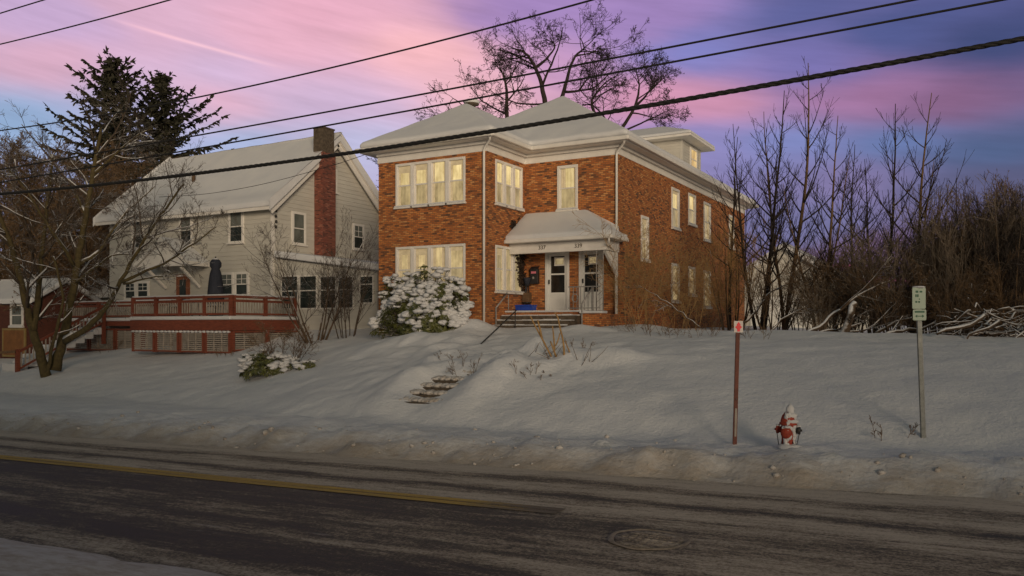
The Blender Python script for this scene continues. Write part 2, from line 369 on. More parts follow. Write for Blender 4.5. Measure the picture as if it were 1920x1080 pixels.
        if bevel:
            b = o.modifiers.new('bevel', 'BEVEL'); b.width = bevel; b.segments = seg; b.limit_method = 'ANGLE'; b.angle_limit = R_(35)
        return o
def thing(name, label, cat, loc, group=None):
    o = bpy.data.objects.new(name, None); COL.objects.link(o); o.location = loc; ORG[o.name] = tuple(loc); o.empty_display_size = .3
    return tag(o, label, cat, group)
def tag(o, label, cat, group=None):
    o['label'] = label; o['category'] = cat
    if group: o['group'] = group
    return o
def struct(o): o['kind'] = 'structure'; return o
def copy_tree(o, loc, rz=0, sc=1.0, label=None, group=None, par=None):
    c = o.copy(); COL.objects.link(c)
    if par is None:
        c.location = loc; c.rotation_euler = (0, 0, rz); c.scale = (sc, sc, sc) if isinstance(sc, (int, float)) else sc
        if label: c['label'] = label
        if group: c['group'] = group
        ORG[c.name] = tuple(loc)
    else: c.parent = par
    for ch in list(o.children): copy_tree(ch, None, par=c)
    return c

# ------------------------------------------------------------------ terrain
def _hash(i, j, s):
    h = (i * 374761393 + j * 668265263 + s * 974634777) & 0xffffffff
    h = ((h ^ (h >> 13)) * 1274126177) & 0xffffffff
    return ((h ^ (h >> 16)) & 0xffff) / 65535.0
def vnoise(x, y, s=0):
    x = np.asarray(x, float); y = np.asarray(y, float)
    i = np.floor(x).astype(np.int64); j = np.floor(y).astype(np.int64); u = x - i; v = y - j
    u = u * u * (3 - 2 * u); v = v * v * (3 - 2 * v)
    a = _hash(i, j, s); b = _hash(i + 1, j, s); c = _hash(i, j + 1, s); d = _hash(i + 1, j + 1, s)
    return (a * (1 - u) + b * u) * (1 - v) + (c * (1 - u) + d * u) * v - .5
def fbm(x, y, s=0, o=4):
    t = 0; a = 1
    for k in range(o): t = t + a * vnoise(x * 2 ** k, y * 2 ** k, s + k); a *= .5
    return t
def sst(a, b, x):
    t = np.clip((x - a) / (b - a), 0, 1); return t * t * (3 - 2 * t)
def road_z(X): return .023 * (np.clip(X, -60, 40) + 6.7)
EDGE, NEAR = 11.95, 5.75
KX = [-60, -40, -32, -26, -20, -15, -11, -7, -2, 5, 20]
KP = [1.5, 1.9, 2.15, 2.3, 2.3, 2.32, 2.28, 2.12, 2.0, 2.0, 2.2]
K0 = [18, 18, 18, 17.5, 16.5, 15, 14.6, 14.4, 14.6, 14.8, 15]
K1 = [30, 30, 29, 28, 27, 26, 25.5, 22.8, 21.8, 21.5, 22]
KE = [1.0, 1.0, 1.05, 1.1, 1.3, 1.75, 1.8, 1.6, 1.5, 1.5, 1.5]
MOUNDS = []
def ground_z(X, Y, detail=True):
    X = np.asarray(X, float); Y = np.asarray(Y, float)
    rz = road_z(X); Pz = np.interp(X, KX, KP); y0 = np.interp(X, KX, K0); y1 = np.interp(X, KX, K1); ex = np.interp(X, KX, KE)
    wob = .45 * fbm(X * .55, Y * .1, 5, 3) + .2 * vnoise(X * 2.1, Y * 2.1, 9)
    t = Y - EDGE + wob
    bank = -.06 + .36 * sst(-.05, 1.1, t) + .10 * sst(.8, 2.2, t)
    s = np.clip((Y - y0) / (y1 - y0), 0, 1); s = 1 - (1 - s) ** ex; s = s * sst(-.4, 1.6, (Y - y0) + .8)
    base = rz + bank
    far = base + (np.maximum(Pz - base, 0)) * s
    tn = NEAR - Y + .35 * fbm(X * .6, Y * .2, 33, 3)
    near = rz - .06 + .22 * sst(0, .8, tn)
    z = np.where(Y > 8.7, far, near)
    if detail:
        k = sst(.2, 1.5, t) * np.where(Y > 8.7, 1, 0) + sst(.1, .8, tn) * np.where(Y < 8.7, 1, 0)
        z = z + k * (.10 * fbm(X * .33, Y * .5, 2, 3) + .035 * fbm(X * 1.5, Y * 1.9, 21, 3) + .016 * fbm(X * 4.5, Y * 5, 61, 2))
        rough = np.exp(-((X + 10.8) / 3.2) ** 2 - ((Y - 18.2) / 2.6) ** 2) + .6 * np.exp(-((X + 15) / 2.5) ** 2 - ((Y - 21.5) / 2.0) ** 2)
        z = z + rough * (.30 * fbm(X * 1.2, Y * 1.2, 71, 4) + .26 * np.maximum(vnoise(X * 1.9, Y * 1.9, 77), 0))
        near_curb = np.exp(-((t - 1.0) / 1.1) ** 2)
        z = z + near_curb * (.13 * fbm(X * 1.2, Y * 1.8, 14, 4) + .05 * vnoise(X * 4, Y * 4, 17) + .30 * np.maximum(vnoise(X * 2.6, Y * 3.0, 19) - .18, 0) + .10 * np.maximum(vnoise(X * 5.5, Y * 6.0, 23) - .2, 0))
        # trodden, drifted line of the buried pavement
        walk = np.exp(-((Y - 14.3 - .3 * np.sin(X * .35)) / .55) ** 2) * k
        z = z - .07 * walk + walk * (.10 * fbm(X * 1.7, Y * 1.7, 40, 3) - .12 * np.maximum(vnoise(X * 2.9, Y * 3.3, 45) - .2, 0))
        for (mx, my, hgt, rx, ry) in MOUNDS:
            z = z + hgt * np.exp(-((X - mx) / rx) ** 2 - ((Y - my) / ry) ** 2)
    return z
def gz(x, y): return float(ground_z(np.array([x]), np.array([y]))[0])
_F = np.arange(7.0, 140, .02)
def hit(px, py):
    d = FW + RT * ((px - 960) / FPX)
    z = EYE + _F * (HOR - py) / FPX; g = ground_z(d.x * _F, d.y * _F); i = np.argmax(z <= g + 1e-3)
    f = _F[i]; return Vector((d.x * f, d.y * f, float(g[i])))
STEP_C = (-11.1, 15.35)
for (x, y, h, rx, ry) in ((-12.25, 16.6, .34, .7, 1.3), (-9.85, 16.9, .42, .7, 1.2), (-10.9, 17.6, .20, 1.1, .6), (-11.0, 18.6, .15, 1.6, 1.0), (-15.1, 24.0, .38, .7, .7), (-16.4, 21.8, .25, 1.8, 1.3),
                          (-9.4, 18.9, .40, 1.1, .7), (-7.7, 18.7, .30, .8, .5), (-12.6, 18.8, .22, .7, .9), (-11.0, 24.2, .16, .8, .6), (-13.6, 17.5, .15, 1.2, 1.0), (-10.5, 16.2, .14, .5, .7),
                          (-33.0, 20.5, .25, 3, 2), (-4.3, 25.0, .2, 5, 1.2), (-9.9, 27.0, .2, 1, 1.5)):
    MOUNDS.append((x, y, h, rx, ry))
def axis(lo, hi, step, far_lo, far_hi, g=1.16):
    a = list(np.arange(lo, hi + 1e-6, step)); s = step; x = hi
    while x < far_hi: s *= g; x += s; a.append(x)
    s = step; x = lo; pre = []
    while x > far_lo: s *= g; x -= s; pre.append(x)
    return np.array(pre[::-1] + a)
def build_ground():
    xs = axis(-44, 6, .13, -900, 900, 1.12); ys = np.concatenate([axis(2.5, 11.0, .22, -700, 10.9)[:], axis(11.1, 29, .13, 11.09, 1200, 1.12)[0:]])
    ys = np.unique(np.round(ys[(ys > -700) & (ys < 1300)], 4))
    X, Y = np.meshgrid(xs, ys); Z = ground_z(X, Y)
    nx, ny = len(xs), len(ys)
    idx = np.arange(nx * ny).reshape(ny, nx)
    q = np.stack([idx[:-1, :-1], idx[:-1, 1:], idx[1:, 1:], idx[1:, :-1]], -1).reshape(-1, 4)
    me = bpy.data.meshes.new('snowy_ground'); me.vertices.add(nx * ny); me.vertices.foreach_set('co', np.stack([X, Y, Z], -1).ravel())
    me.loops.add(q.size); me.loops.foreach_set('vertex_index', q.ravel()); me.polygons.add(len(q))
    me.polygons.foreach_set('loop_start', np.arange(0, q.size, 4)); me.polygons.foreach_set('loop_total', np.full(len(q), 4))
    me.polygons.foreach_set('use_smooth', np.ones(len(q), bool)); me.update(); me.validate()
    me.materials.append(M['snow']); o = bpy.data.objects.new('ground', me); COL.objects.link(o); struct(o)
build_ground()

def m_road():
    t = NT('slushy_asphalt'); v = t.coord(); s = t.n('ShaderNodeSeparateXYZ'); t.l(v, s.inputs[0])
    y = t.math('ADD', s.outputs[1], t.math('MULTIPLY', t.math('SUBTRACT', t.noise(t.mapping(v, (.25, .6, 1)), 1.0, 4), .5), .9))
    def band(c, w, a):
        e = t.math('DIVIDE', t.math('SUBTRACT', y, c), w); return t.math('MULTIPLY', t.math('POWER', 2.718, t.math('MULTIPLY', t.math('MULTIPLY', e, e), -1)), a)
    # slush density across the carriageway, with tyre tracks worn through it
    d = t.n('ShaderNodeMapRange'); t.l(y, d.inputs[0]); d.inputs[1].default_value = 9.0; d.inputs[2].default_value = 9.5; d.inputs[3].default_value = .24; d.inputs[4].default_value = .82
    dens = d.outputs[0]
    for b in (band(10.15, .22, -.50), band(11.15, .22, -.38), band(6.9, .16, .30), band(5.7, .35, .40), band(7.65, .35, .22), band(6.25, .25, -.15), band(11.75, .25, .2)): dens = t.math('ADD', dens, b)
    # to the right the whole carriageway is dirtier
    rr = t.n('ShaderNodeMapRange'); t.l(s.outputs[0], rr.inputs[0]); rr.inputs[1].default_value = -6.5; rr.inputs[2].default_value = -1.0; rr.inputs[3].default_value = 0; rr.inputs[4].default_value = .34
    rb = t.math('MULTIPLY', rr.outputs[0], t.math('GREATER_THAN', 9.3, s.outputs[1])); dens = t.math('ADD', dens, rb)
    st = t.noise(t.mapping(v, (.34, 2.6, 1)), 2.2, 8, .72); gr = t.noise(v, 26, 6, .8); gr2 = t.noise(t.mapping(v, (.7, 1.5, 1)), 9, 5, .7)
    f = t.math('ADD', dens, t.math('ADD', t.math('MULTIPLY', t.math('SUBTRACT', st, .5), 1.5), t.math('ADD', t.math('MULTIPLY', t.math('SUBTRACT', gr, .5), 1.7), t.math('MULTIPLY', t.math('SUBTRACT', gr2, .5), .7))))
    c = t.ramp(f, [(.10, (.046, .042, .039)), (.38, (.125, .105, .086)), (.56, (.32, .262, .205)), (.80, (.52, .44, .355)), (1, (.64, .55, .45))])
    wh = t.ramp(t.noise(t.mapping(v, (.30, 2.6, 1), (4, 2, 0)), 1.6, 7, .7), [(.62, 0), (.70, 1)])
    wh = t.math('MULTIPLY', wh, t.math('GREATER_THAN', 8.6, s.outputs[1]))
    c = t.mix(t.math('MULTIPLY', wh, .55), c, (.46, .43, .41))
    t.base(c)
    r = t.n('ShaderNodeMapRange'); t.l(f, r.inputs[0]); r.inputs[1].default_value = .1; r.inputs[2].default_value = .6; r.inputs[3].default_value = .55; r.inputs[4].default_value = .9
    t.l(r.outputs[0], t.p.inputs['Roughness']); t.p.inputs['Specular IOR Level'].default_value = .25
    t.bump(t.math('ADD', t.math('MULTIPLY', f, .6), t.math('MULTIPLY', gr, .5)), .6, .035)
    return t.m
M['road'] = m_road()
def build_road():
    mb = MB(); xs = np.concatenate([np.arange(-400, -60, 20), np.arange(-60, 41, 2), np.arange(60, 420, 20)]); ys = (4.6, 6.2, 8.7, 11.2, 12.9)
    for x in xs:
        for i, y in enumerate(ys): mb.v.append((x, y, float(road_z(x)) + (.05 - .05 * ((y - 8.7) / 4) ** 2)))
    for i in range(len(xs) - 1):
        for j in range(4):
            b = i * 5 + j; mb.face((b, b + 5, b + 6, b + 1), 0, True)
    struct(mb.build('road', M['road']))
    # worn yellow centre line
    t = NT('worn_yellow_paint'); v = t.coord(); f = t.noise(t.mapping(v, (.25, 4, 1)), 3, 6, .7); g = t.noise(v, 30, 4, .7)
    k = t.math('ADD', t.math('MULTIPLY', f, .7), t.math('MULTIPLY', g, .35))
    s = t.n('ShaderNodeSeparateXYZ'); t.l(v, s.inputs[0]); e = t.n('ShaderNodeMapRange'); t.l(s.outputs[0], e.inputs[0])
    e.inputs[1].default_value = -6.0; e.inputs[2].default_value = -4.3; e.inputs[3].default_value = 0; e.inputs[4].default_value = .35
    t.base(t.ramp(t.math('ADD', k, e.outputs[0]), [(.46, (.56, .35, .04)), (.60, (.36, .24, .06)), (.74, (.16, .125, .085))])); t.rough(.75); t.bump(g, .4, .02)
    m2 = MB(); xs = np.arange(-60, -4.2, .5)
    for x in xs:
        for dy in (-.19, -.03, -.005, .15):
            y = 9.22 + dy + .02 * float(vnoise(x * .7, dy * 50, 3)); m2.v.append((x, y, float(road_z(x)) + .05 + .006))
    for i in range(len(xs) - 1):
        for j in (0, 2): m2.face((4 * i + j, 4 * i + 4 + j, 4 * i + 5 + j, 4 * i + 1 + j))
    struct(m2.build('road_marking', t.m))
build_road()
def build_chunks():
    rng = random.Random(12); mb = MB()
    for i in range(330):
        x = rng.uniform(-34, 3); y = EDGE + abs(rng.gauss(0, .55)) + .1 + .3 * math.sin(x * .9) ** 2; s = .012 + .045 * rng.random() ** 4; z = gz(x, y)
        mb.blob((x, y, z + s * .2), s * rng.uniform(.8, 1.6), s * rng.uniform(.8, 1.4), s * rng.uniform(.6, 1), rng, 6, 4, .3)
    o = mb.build('snow_crumbs', M['snow'], None, origin=(-15, 12.5, 0), uv=False); o['kind'] = 'stuff'; o['label'] = 'crumbs of ploughed snow along the road edge'
build_chunks()
def build_hill():
    mb = MB(); n = 220; rng = random.Random(5)
    for i in range(n):
        a = -.35 + 1.6 * i / (n - 1)
        for k, (rr, hh) in enumerate(((300, 2.0), (310, 13.0), (340, 16.0), (420, 8))):
            x, y = rr * math.sin(a), rr * math.cos(a); h = hh + (rng.uniform(-.9, .9) + 2.0 * float(fbm(np.array(i * .12), np.array(k * 1.0), 3))) * (k in (1, 2))
            mb.v.append((x, y, h))
    for i in range(n - 1):
        for k in range(3):
            b = i * 4 + k; mb.face((b, b + 4, b + 5, b + 1), 0, True)
    struct(mb.build('hill', M['hill']))
build_hill()

CL = bpy.data.textures.new('snow_swell', 'CLOUDS'); CL.noise_scale = 1.3; CL.noise_depth = 3
def soften(o, strength=.07, lv=4):
    m = o.modifiers.new('cut', 'SUBSURF'); m.subdivision_type = 'SIMPLE'; m.levels = lv; m.render_levels = lv
    d = o.modifiers.new('swell', 'DISPLACE'); d.texture = CL; d.strength = strength; d.mid_level = .5; d.texture_coords = 'GLOBAL'; d.direction = 'Z'
    o.data.polygons.foreach_set('use_smooth', [True] * len(o.data.polygons))
    return o
# ------------------------------------------------------------------ building helpers
def mp(ax, plane, a, d, z):              # ax 'x': wall facing -Y at Y=plane; 'y': wall facing +X at X=plane; d = outward
    return (a, plane - d, z) if ax == 'x' else (plane + d, a, z)
def mbox(mb, ax, plane, a0, a1, d0, d1, z0, z1, mi=0):
    p = mp(ax, plane, a0, d0, z0); q = mp(ax, plane, a1, d1, z1); mb.box(p[0], q[0], p[1], q[1], z0, z1, mi)
def wall_holes(mb, ax, plane, a0, a1, z0, z1, holes, depth=.16):
    A = sorted({a0, a1} | {h[0] for h in holes} | {h[1] for h in holes}); Z = sorted({z0, z1} | {h[2] for h in holes} | {h[3] for h in holes})
    for i in range(len(A) - 1):
        for j in range(len(Z) - 1):
            ca, cz = (A[i] + A[i + 1]) / 2, (Z[j] + Z[j + 1]) / 2
            if any(h[0] < ca < h[1] and h[2] < cz < h[3] for h in holes): continue
            mb.poly([mp(ax, plane, A[i], 0, Z[j]), mp(ax, plane, A[i + 1], 0, Z[j]), mp(ax, plane, A[i + 1], 0, Z[j + 1]), mp(ax, plane, A[i], 0, Z[j + 1])])
    for (b0, b1, c0, c1) in holes:
        for (p, q) in (((b0, c0), (b1, c0)), ((b1, c0), (b1, c1)), ((b1, c1), (b0, c1)), ((b0, c1), (b0, c0))):
            mb.poly([mp(ax, plane, p[0], 0, p[1]), mp(ax, plane, p[0], -depth, p[1]), mp(ax, plane, q[0], -depth, q[1]), mp(ax, plane, q[0], 0, q[1])])
def window(par, ax, plane, a0, a1, z0, z1, up, lo, recess=.10, cw=.085, proud=.03, label=None, snow=True, muntin=False, split=.5):
    mb = MB(); c = cw
    mbox(mb, ax, plane, a0, a0 + c, -recess, proud, z0, z1); mbox(mb, ax, plane, a1 - c, a1, -recess, proud, z0, z1)
    mbox(mb, ax, plane, a0 + c, a1 - c, -recess, proud + .004, z1 - c * 1.1, z1); mbox(mb, ax, plane, a0 + c, a1 - c, -recess, proud - .004, z0, z0 + c * .8)
    w = mb.build('window', M['trim'], par, .008, 1)
    if label: w['label'] = label
    i0, i1, j0, j1 = a0 + c, a1 - c, z0 + c * .8, z1 - c * 1.1; zm = j0 + (j1 - j0) * split; pd = -recess * .6 if recess > .05 else .034
    sb = MB(); s = .04
    mbox(sb, ax, plane, i0, i1, pd - .02, pd + .035, zm - .025, zm + .025)
    for (k0, k1, dd) in ((j0, zm - .025, .0), (zm + .025, j1, .02)):
        mbox(sb, ax, plane, i0, i0 + s, pd - .02, pd + .012 + dd, k0, k1); mbox(sb, ax, plane, i1 - s, i1, pd - .02, pd + .012 + dd, k0, k1)
        if muntin:
            mid = (i0 + i1) / 2
            if k0 > zm: mbox(sb, ax, plane, mid - .012, mid + .012, pd - .01, pd + .012, k0, k1); mbox(sb, ax, plane, i0 + s, mid - .012, pd - .01, pd + .01, (k0 + k1) / 2 - .012, (k0 + k1) / 2 + .012); mbox(sb, ax, plane, mid + .012, i1 - s, pd - .01, pd + .01, (k0 + k1) / 2 - .012, (k0 + k1) / 2 + .012)
    sb.build('sash', M['trim'], w)
    pb = MB()
    for (k0, k1, mi) in ((j0, zm, 1), (zm, j1, 0)):
        pb.poly([mp(ax, plane, i0, pd, k0), mp(ax, plane, i1, pd, k0), mp(ax, plane, i1, pd, k1), mp(ax, plane, i0, pd, k1)], mi)
    pb.build('pane', [up, lo], w)
    if lo in LIT:
        WR = random.Random(int(a0 * 131 + z0 * 977 + plane * 13)); cu = MB(); wd = i1 - i0; pdc = pd + .006
        for sgn in (0, 1):
            fr_ = WR.choice((0, .14, .2, .28, .34)) * wd; n = 6
            if fr_ == 0: continue
            ztop = j1; zb = j0 if WR.random() < .7 else zm
            for q in range(n):
                u0, u1 = q / n * fr_, (q + 1) / n * fr_
                if sgn: u0, u1 = wd - u0, wd - u1
                d0, d1 = (pdc, pdc + .014) if q % 2 else (pdc + .014, pdc)
                cu.poly([mp(ax, plane, i0 + u0, d0, zb), mp(ax, plane, i0 + u1, d1, zb), mp(ax, plane, i0 + u1, d1, ztop), mp(ax, plane, i0 + u0, d0, ztop)])
        if WR.random() < .35:
            h_ = WR.uniform(.12, .4) * (j1 - zm); cu.poly([mp(ax, plane, i0, pdc + .016, j1 - h_), mp(ax, plane, i1, pdc + .016, j1 - h_), mp(ax, plane, i1, pdc + .016, j1), mp(ax, plane, i0, pdc + .016, j1)])
        if cu.v: cu.build('curtain', M['curtain'], w)
    sl = MB(); mbox(sl, ax, plane, a0 - .04, a1 + .04, -.02, proud + .07, z0 - .07, z0 - .002)
    so = sl.build('sill', M['trim'], w, .008, 1)
    if snow:
        k = MB(); mbox(k, ax, plane, a0 - .02, a1 + .02, proud + .006, proud + .065, z0 - .001, z0 + .05); k.build('sill_snow', M['capsnow'], w, .02, 2)
    return w
def extr(mb, pts, dz, mi=0):              # polygon prism along z, top at given z's
    n = len(pts); b = len(mb.v)
    mb.v += [tuple(p) for p in pts] + [(p[0], p[1], p[2] - dz) for p in pts]
    mb.face(range(b, b + n), mi); mb.face(range(b + 2 * n - 1, b + n - 1, -1), mi)
    for i in range(n): j = (i + 1) % n; mb.face((b + i, b + n + i, b + n + j, b + j), mi)

# ------------------------------------------------------------------ the brick house
BX0, BX1, BX2 = -19.76, -15.0, -11.2
BY0, BY1, BY2 = 24.8, 27.6, 45.9
FR, SOF, EV = 8.50, 8.84, 9.0
H = thing('brick_house', 'two storey orange brick house with lit windows and snowy hipped roof', 'house', (-15.5, 27.6, 2.4))
def build_brick():
    front = []; w4 = (3.08) / 4
    up = [(-18.95 + i * w4, -18.95 + (i + 1) * w4, 6.79, 8.40) for i in range(4)]; lo = [(a, b, 3.62, 5.31) for (a, b, _, _) in up]
    side = [(25.40 + i * .67, 25.40 + (i + 1) * .67, 6.75, 8.33) for i in range(3)]; sidel = [(a, b, 3.62, 5.27) for (a, b, _, _) in side]
    mid = [(-13.62, -12.78, 6.66, 8.30)]
    d1, d2 = (-14.12, -13.13, 2.94, 5.22), (-12.74, -11.78, 2.94, 5.22)
    rt = [(33.45, 34.50, 6.50, 8.20), (35.75, 36.85, 6.90, 8.28), (38.1, 39.25, 6.40, 8.20), (42.6, 43.6, 6.4, 8.1), (29.85, 30.70, 4.90, 6.60),
          (33.45, 34.5, 3.40, 5.02), (35.75, 36.8, 3.75, 5.02), (38.1, 39.25, 3.25, 4.98)]
    mb = MB()
    wall_holes(mb, 'x', BY0, BX0, BX1, 1.0, FR, up + lo); wall_holes(mb, 'y', BX1, BY0, BY1, 1.0, FR, side + sidel)
    wall_holes(mb, 'x', BY1, BX1, BX2, 1.0, FR, mid + [d1, d2]); wall_holes(mb, 'y', BX2, BY1, BY2, 1.0, FR, rt)
    mb.poly([(BX0, BY2, 1), (BX0, BY0, 1), (BX0, BY0, FR), (BX0, BY2, FR)]); mb.poly([(BX2, BY2, 1), (BX0, BY2, 1), (BX0, BY2, FR), (BX2, BY2, FR)])
    mb.build('wall', M['brick'], H)
    for (a, b, c, d) in up: window(H, 'x', BY0, a, b, c, d, M['lit_up'], M['lit_lo'])
    for (a, b, c, d) in lo: window(H, 'x', BY0, a, b, c, d, M['lit_lo'], M['lit_dim'])
    for (a, b, c, d) in side: window(H, 'y', BX1, a, b, c, d, M['lit_up'], M['lit_dim'])
    for (a, b, c, d) in sidel: window(H, 'y', BX1, a, b, c, d, M['lit_dim'], M['lit_dim'])
    for (a, b, c, d) in mid: window(H, 'x', BY1, a, b, c, d, M['lit_up'], M['lit_lo'], cw=.1)
    for i, (a, b, c, d) in enumerate(rt): window(H, 'y', BX2, a, b, c, d, M['lit_up'] if i in (0, 1) else M['lit_dim'], M['lit_dim'], cw=.1)
    # frieze, soffit, gutter
    L = [(BX0, BY0), (BX1, BY0), (BX1, BY1), (BX2, BY1), (BX2, BY2), (BX0, BY2)]
    e = .5; LE = [(BX0 - e, BY0 - e), (BX1 + e, BY0 - e), (BX1 + e, BY1 - e), (BX2 + e, BY1 - e), (BX2 + e, BY2 + e), (BX0 - e, BY2 + e)]
    fz = MB(); p = .03
    fz.box(BX0 - p, BX1 + p, BY0 - p, BY0, FR, SOF); fz.box(BX1, BX1 + p, BY0, BY1 - p, FR, SOF); fz.box(BX1 + p, BX2 + p, BY1 - p, BY1, FR, SOF); fz.box(BX2, BX2 + p, BY1, BY2, FR, SOF)
    fz.box(BX0 - p, BX0, BY0, BY2, FR, SOF)
    # crown cove between frieze and soffit
    for (a, b) in (((BX0, BY0 - .09), (BX1 + .09, BY0 - .09)), ((BX1 + .09, BY0 - .09), (BX1 + .09, BY1 - .09)), ((BX1 + .09, BY1 - .09), (BX2 + .09, BY1 - .09)), ((BX2 + .09, BY1 - .09), (BX2 + .09, BY2))):
        fz.bar((*a, SOF - .055), (*b, SOF - .055), .10, .10)
    fz.build('frieze', M['trim'], H)
    sf = MB(); extr(sf, [(x, y, SOF + .14) for x, y in LE], .14); sf.build('eave', M['trim'], H, .02, 2)
    gt = MB(); g = .07
    for i in range(5):
        a, b = LE[i], LE[(i + 1) % 6]; d = (Vector((*b, 0)) - Vector((*a, 0))).normalized(); nrm = Vector((d.y, -d.x, 0)) * g
        A = Vector((*a, EV - .06)) + nrm; B = Vector((*b, EV - .06)) + nrm
        conv = (0, 1, 1, 0, 1, 1)
        if i in (0, 1, 3): A -= d * (g if i != 1 else -0) * 1.0
        gt.bar(A - d * (.0 if i == 2 else .07), B + d * (.07 if i not in (1,) else -.07), .13, .15)
    gt.build('gutter', M['trim'], H, .03, 2)
    # snow covered roof: one faceted solid with valleys and hips
    k = .62; z0 = EV + .02
    A0, A1, V, C1, C2, B2 = (-20.28, 24.28), (-14.48, 24.28), (-14.48, 27.08), (-10.68, 27.08), (-10.68, 46.42), (-20.28, 46.42)
    hb = 2.9; hm = 4.8
    Pt = (-17.38, 24.28 + hb, hb * k); Q = (-17.38, 27.08 + hb, hb * k); Mx = (-15.48, 27.08 + hm, hm * k); N = (-15.48, 46.42 - hm, hm * k)
    def ring(T, inset):
        c = []
        for (x, y), (sx, sy) in zip((A0, A1, V, C1, C2, B2), ((1, 1), (-1, 1), (-1, 1), (-1, 1), (-1, -1), (1, -1))): c.append((x + sx * inset, y + sy * inset, T))
        return c
    rm = MB(); th = .22
    low = ring(z0, 0.02); mi_ = ring(z0 + th * .75, -.03); top = ring(z0 + th + .03, .07)
    b = len(rm.v); rm.v += low + mi_ + top; n = 6
    for lay in range(2):
        for i in range(n):
            j = (i + 1) % n; rm.face((b + lay * n + i, b + lay * n + j, b + (lay + 1) * n + j, b + (lay + 1) * n + i))
    rm.face([b + i for i in range(n)][::-1])
    rm.v += [(p_[0], p_[1], z0 + th + p_[2]) for p_ in (Pt, Q, Mx, N)]; P_, Q_, M_, N_ = b + 18, b + 19, b + 20, b + 21
    a0, a1, v_, c1, c2, b2 = [b + 12 + i for i in range(6)]
    for f in ((a0, a1, P_), (a1, v_, Q_, P_), (v_, c1, M_, Q_), (c1, c2, N_, M_), (c2, b2, N_), (b2, a0, P_, Q_, M_, N_)): rm.face(f)
    soften(rm.build('roof', M['rsnow'], H, .09, 4), .09, 5)
    vt = MB(); vt.lathe([(.16, 0), (.16, .25), (.30, .27), (.30, .31), (.12, .40)], (-17.38, 27.6, z0 + hb * k - .02), 14, 0); vt.blob((-17.38, 27.6, z0 + hb * k + .36), .33, .33, .12, random.Random(3), 10, 6, .06, 1)
    vt.build('roof_vent', [M['stone'], M['rsnow']], H)
    # downspouts
    def spout(pts, r=.045):
        s = MB(); s.tube(pts, r, 8); s.build('downspout', M['trim'], H)
    spout([(-14.55, 24.28, 8.92), (-14.62, 24.40, 8.80), (-15.02, 24.72, 8.62), (-15.06, 24.73, 8.5), (-15.06, 24.73, 2.3)])
    spout([(-10.75, 27.08, 8.92), (-10.82, 27.2, 8.80), (-11.2, 27.52, 8.60), (-11.24, 27.54, 8.5), (-11.24, 27.54, 2.2)])
    # dormer on the right slope
    dm = MB(); dx, dy0, dy1, dz0, dz1 = -12.2, 38.0, 40.9, 9.6, 11.2; c = 0.13
    z = dz0
    while z < dz1 - .01:
        z2 = min(z + c, dz1)
        dm.poly([(dx + .012, dy0, z), (dx + .012, dy1, z), (dx, dy1, z2), (dx, dy0, z2)]); dm.poly([(-15, dy0 - .012, z), (dx, dy0 - .012, z), (dx, dy0, z2), (-15, dy0, z2)])
        dm.poly([(dx, dy1, z), (-15, dy1, z), (-15, dy1, z2), (dx, dy1, z2)]); z = z2
    for y in (dy0 - .02, dy1 - .10): dm.box(dx - .10 if y < dy0 else dx, dx + .03, y, y + .12, dz0, dz1)
    do = dm.build('dormer', M['siding'], H)
    es = MB(); extr(es, [(-11.6, 37.4, 11.32), (-11.6, 41.5, 11.32), (-15.2, 41.5, 11.32), (-15.2, 37.4, 11.32)], .12); es.build('dormer_eave', M['trim'], do, .02)
    rr = MB(); z1 = 11.33; t2 = .12
    ro = [(-11.6, 37.4, z1), (-11.6, 41.5, z1), (-15.5, 41.5, z1), (-15.5, 37.4, z1)]; rt_ = [(-11.62, 37.42, z1 + t2), (-11.62, 41.48, z1 + t2), (-15.5, 41.48, z1 + t2), (-15.5, 37.42, z1 + t2)]
    rr.v += ro + rt_ + [(-13.65, 39.45, 12.15 + t2), (-15.5, 39.45, 12.15 + t2)]
    for f in ((0, 1, 5, 4), (1, 2, 6, 5), (3, 0, 4, 7), (4, 5, 8), (5, 6, 9, 8), (7, 4, 8, 9), (3, 2, 1, 0)): rr.face(f)
    rr.build('dormer_roof', M['rsnow'], do, .04, 3)
    wb = MB(); a0_, a1_, q0, q1 = 39.2, 40.25, 9.95, 11.05
    mbox(wb, 'y', dx, a0_, a0_ + .09, .0, .06, q0, q1); mbox(wb, 'y', dx, a1_ - .09, a1_, .0, .06, q0, q1); mbox(wb, 'y', dx, a0_ + .09, a1_ - .09, .0, .058, q1 - .09, q1); mbox(wb, 'y', dx, a0_ + .09, a1_ - .09, 0, .058, q0, q0 + .07); mbox(wb, 'y', dx, a0_ + .09, a1_ - .09, 0, .05, (q0 + q1) / 2 - .025, (q0 + q1) / 2 + .025)
    wb.build('dormer_window_frame', M['trim'], do)
    pb = MB(); pb.poly([(dx + .03, a0_ + .09, q0 + .07), (dx + .03, a1_ - .09, q0 + .07), (dx + .03, a1_ - .09, q1 - .09), (dx + .03, a0_ + .09, q1 - .09)]); pb.build('dormer_pane', M['lit_orange'], do)
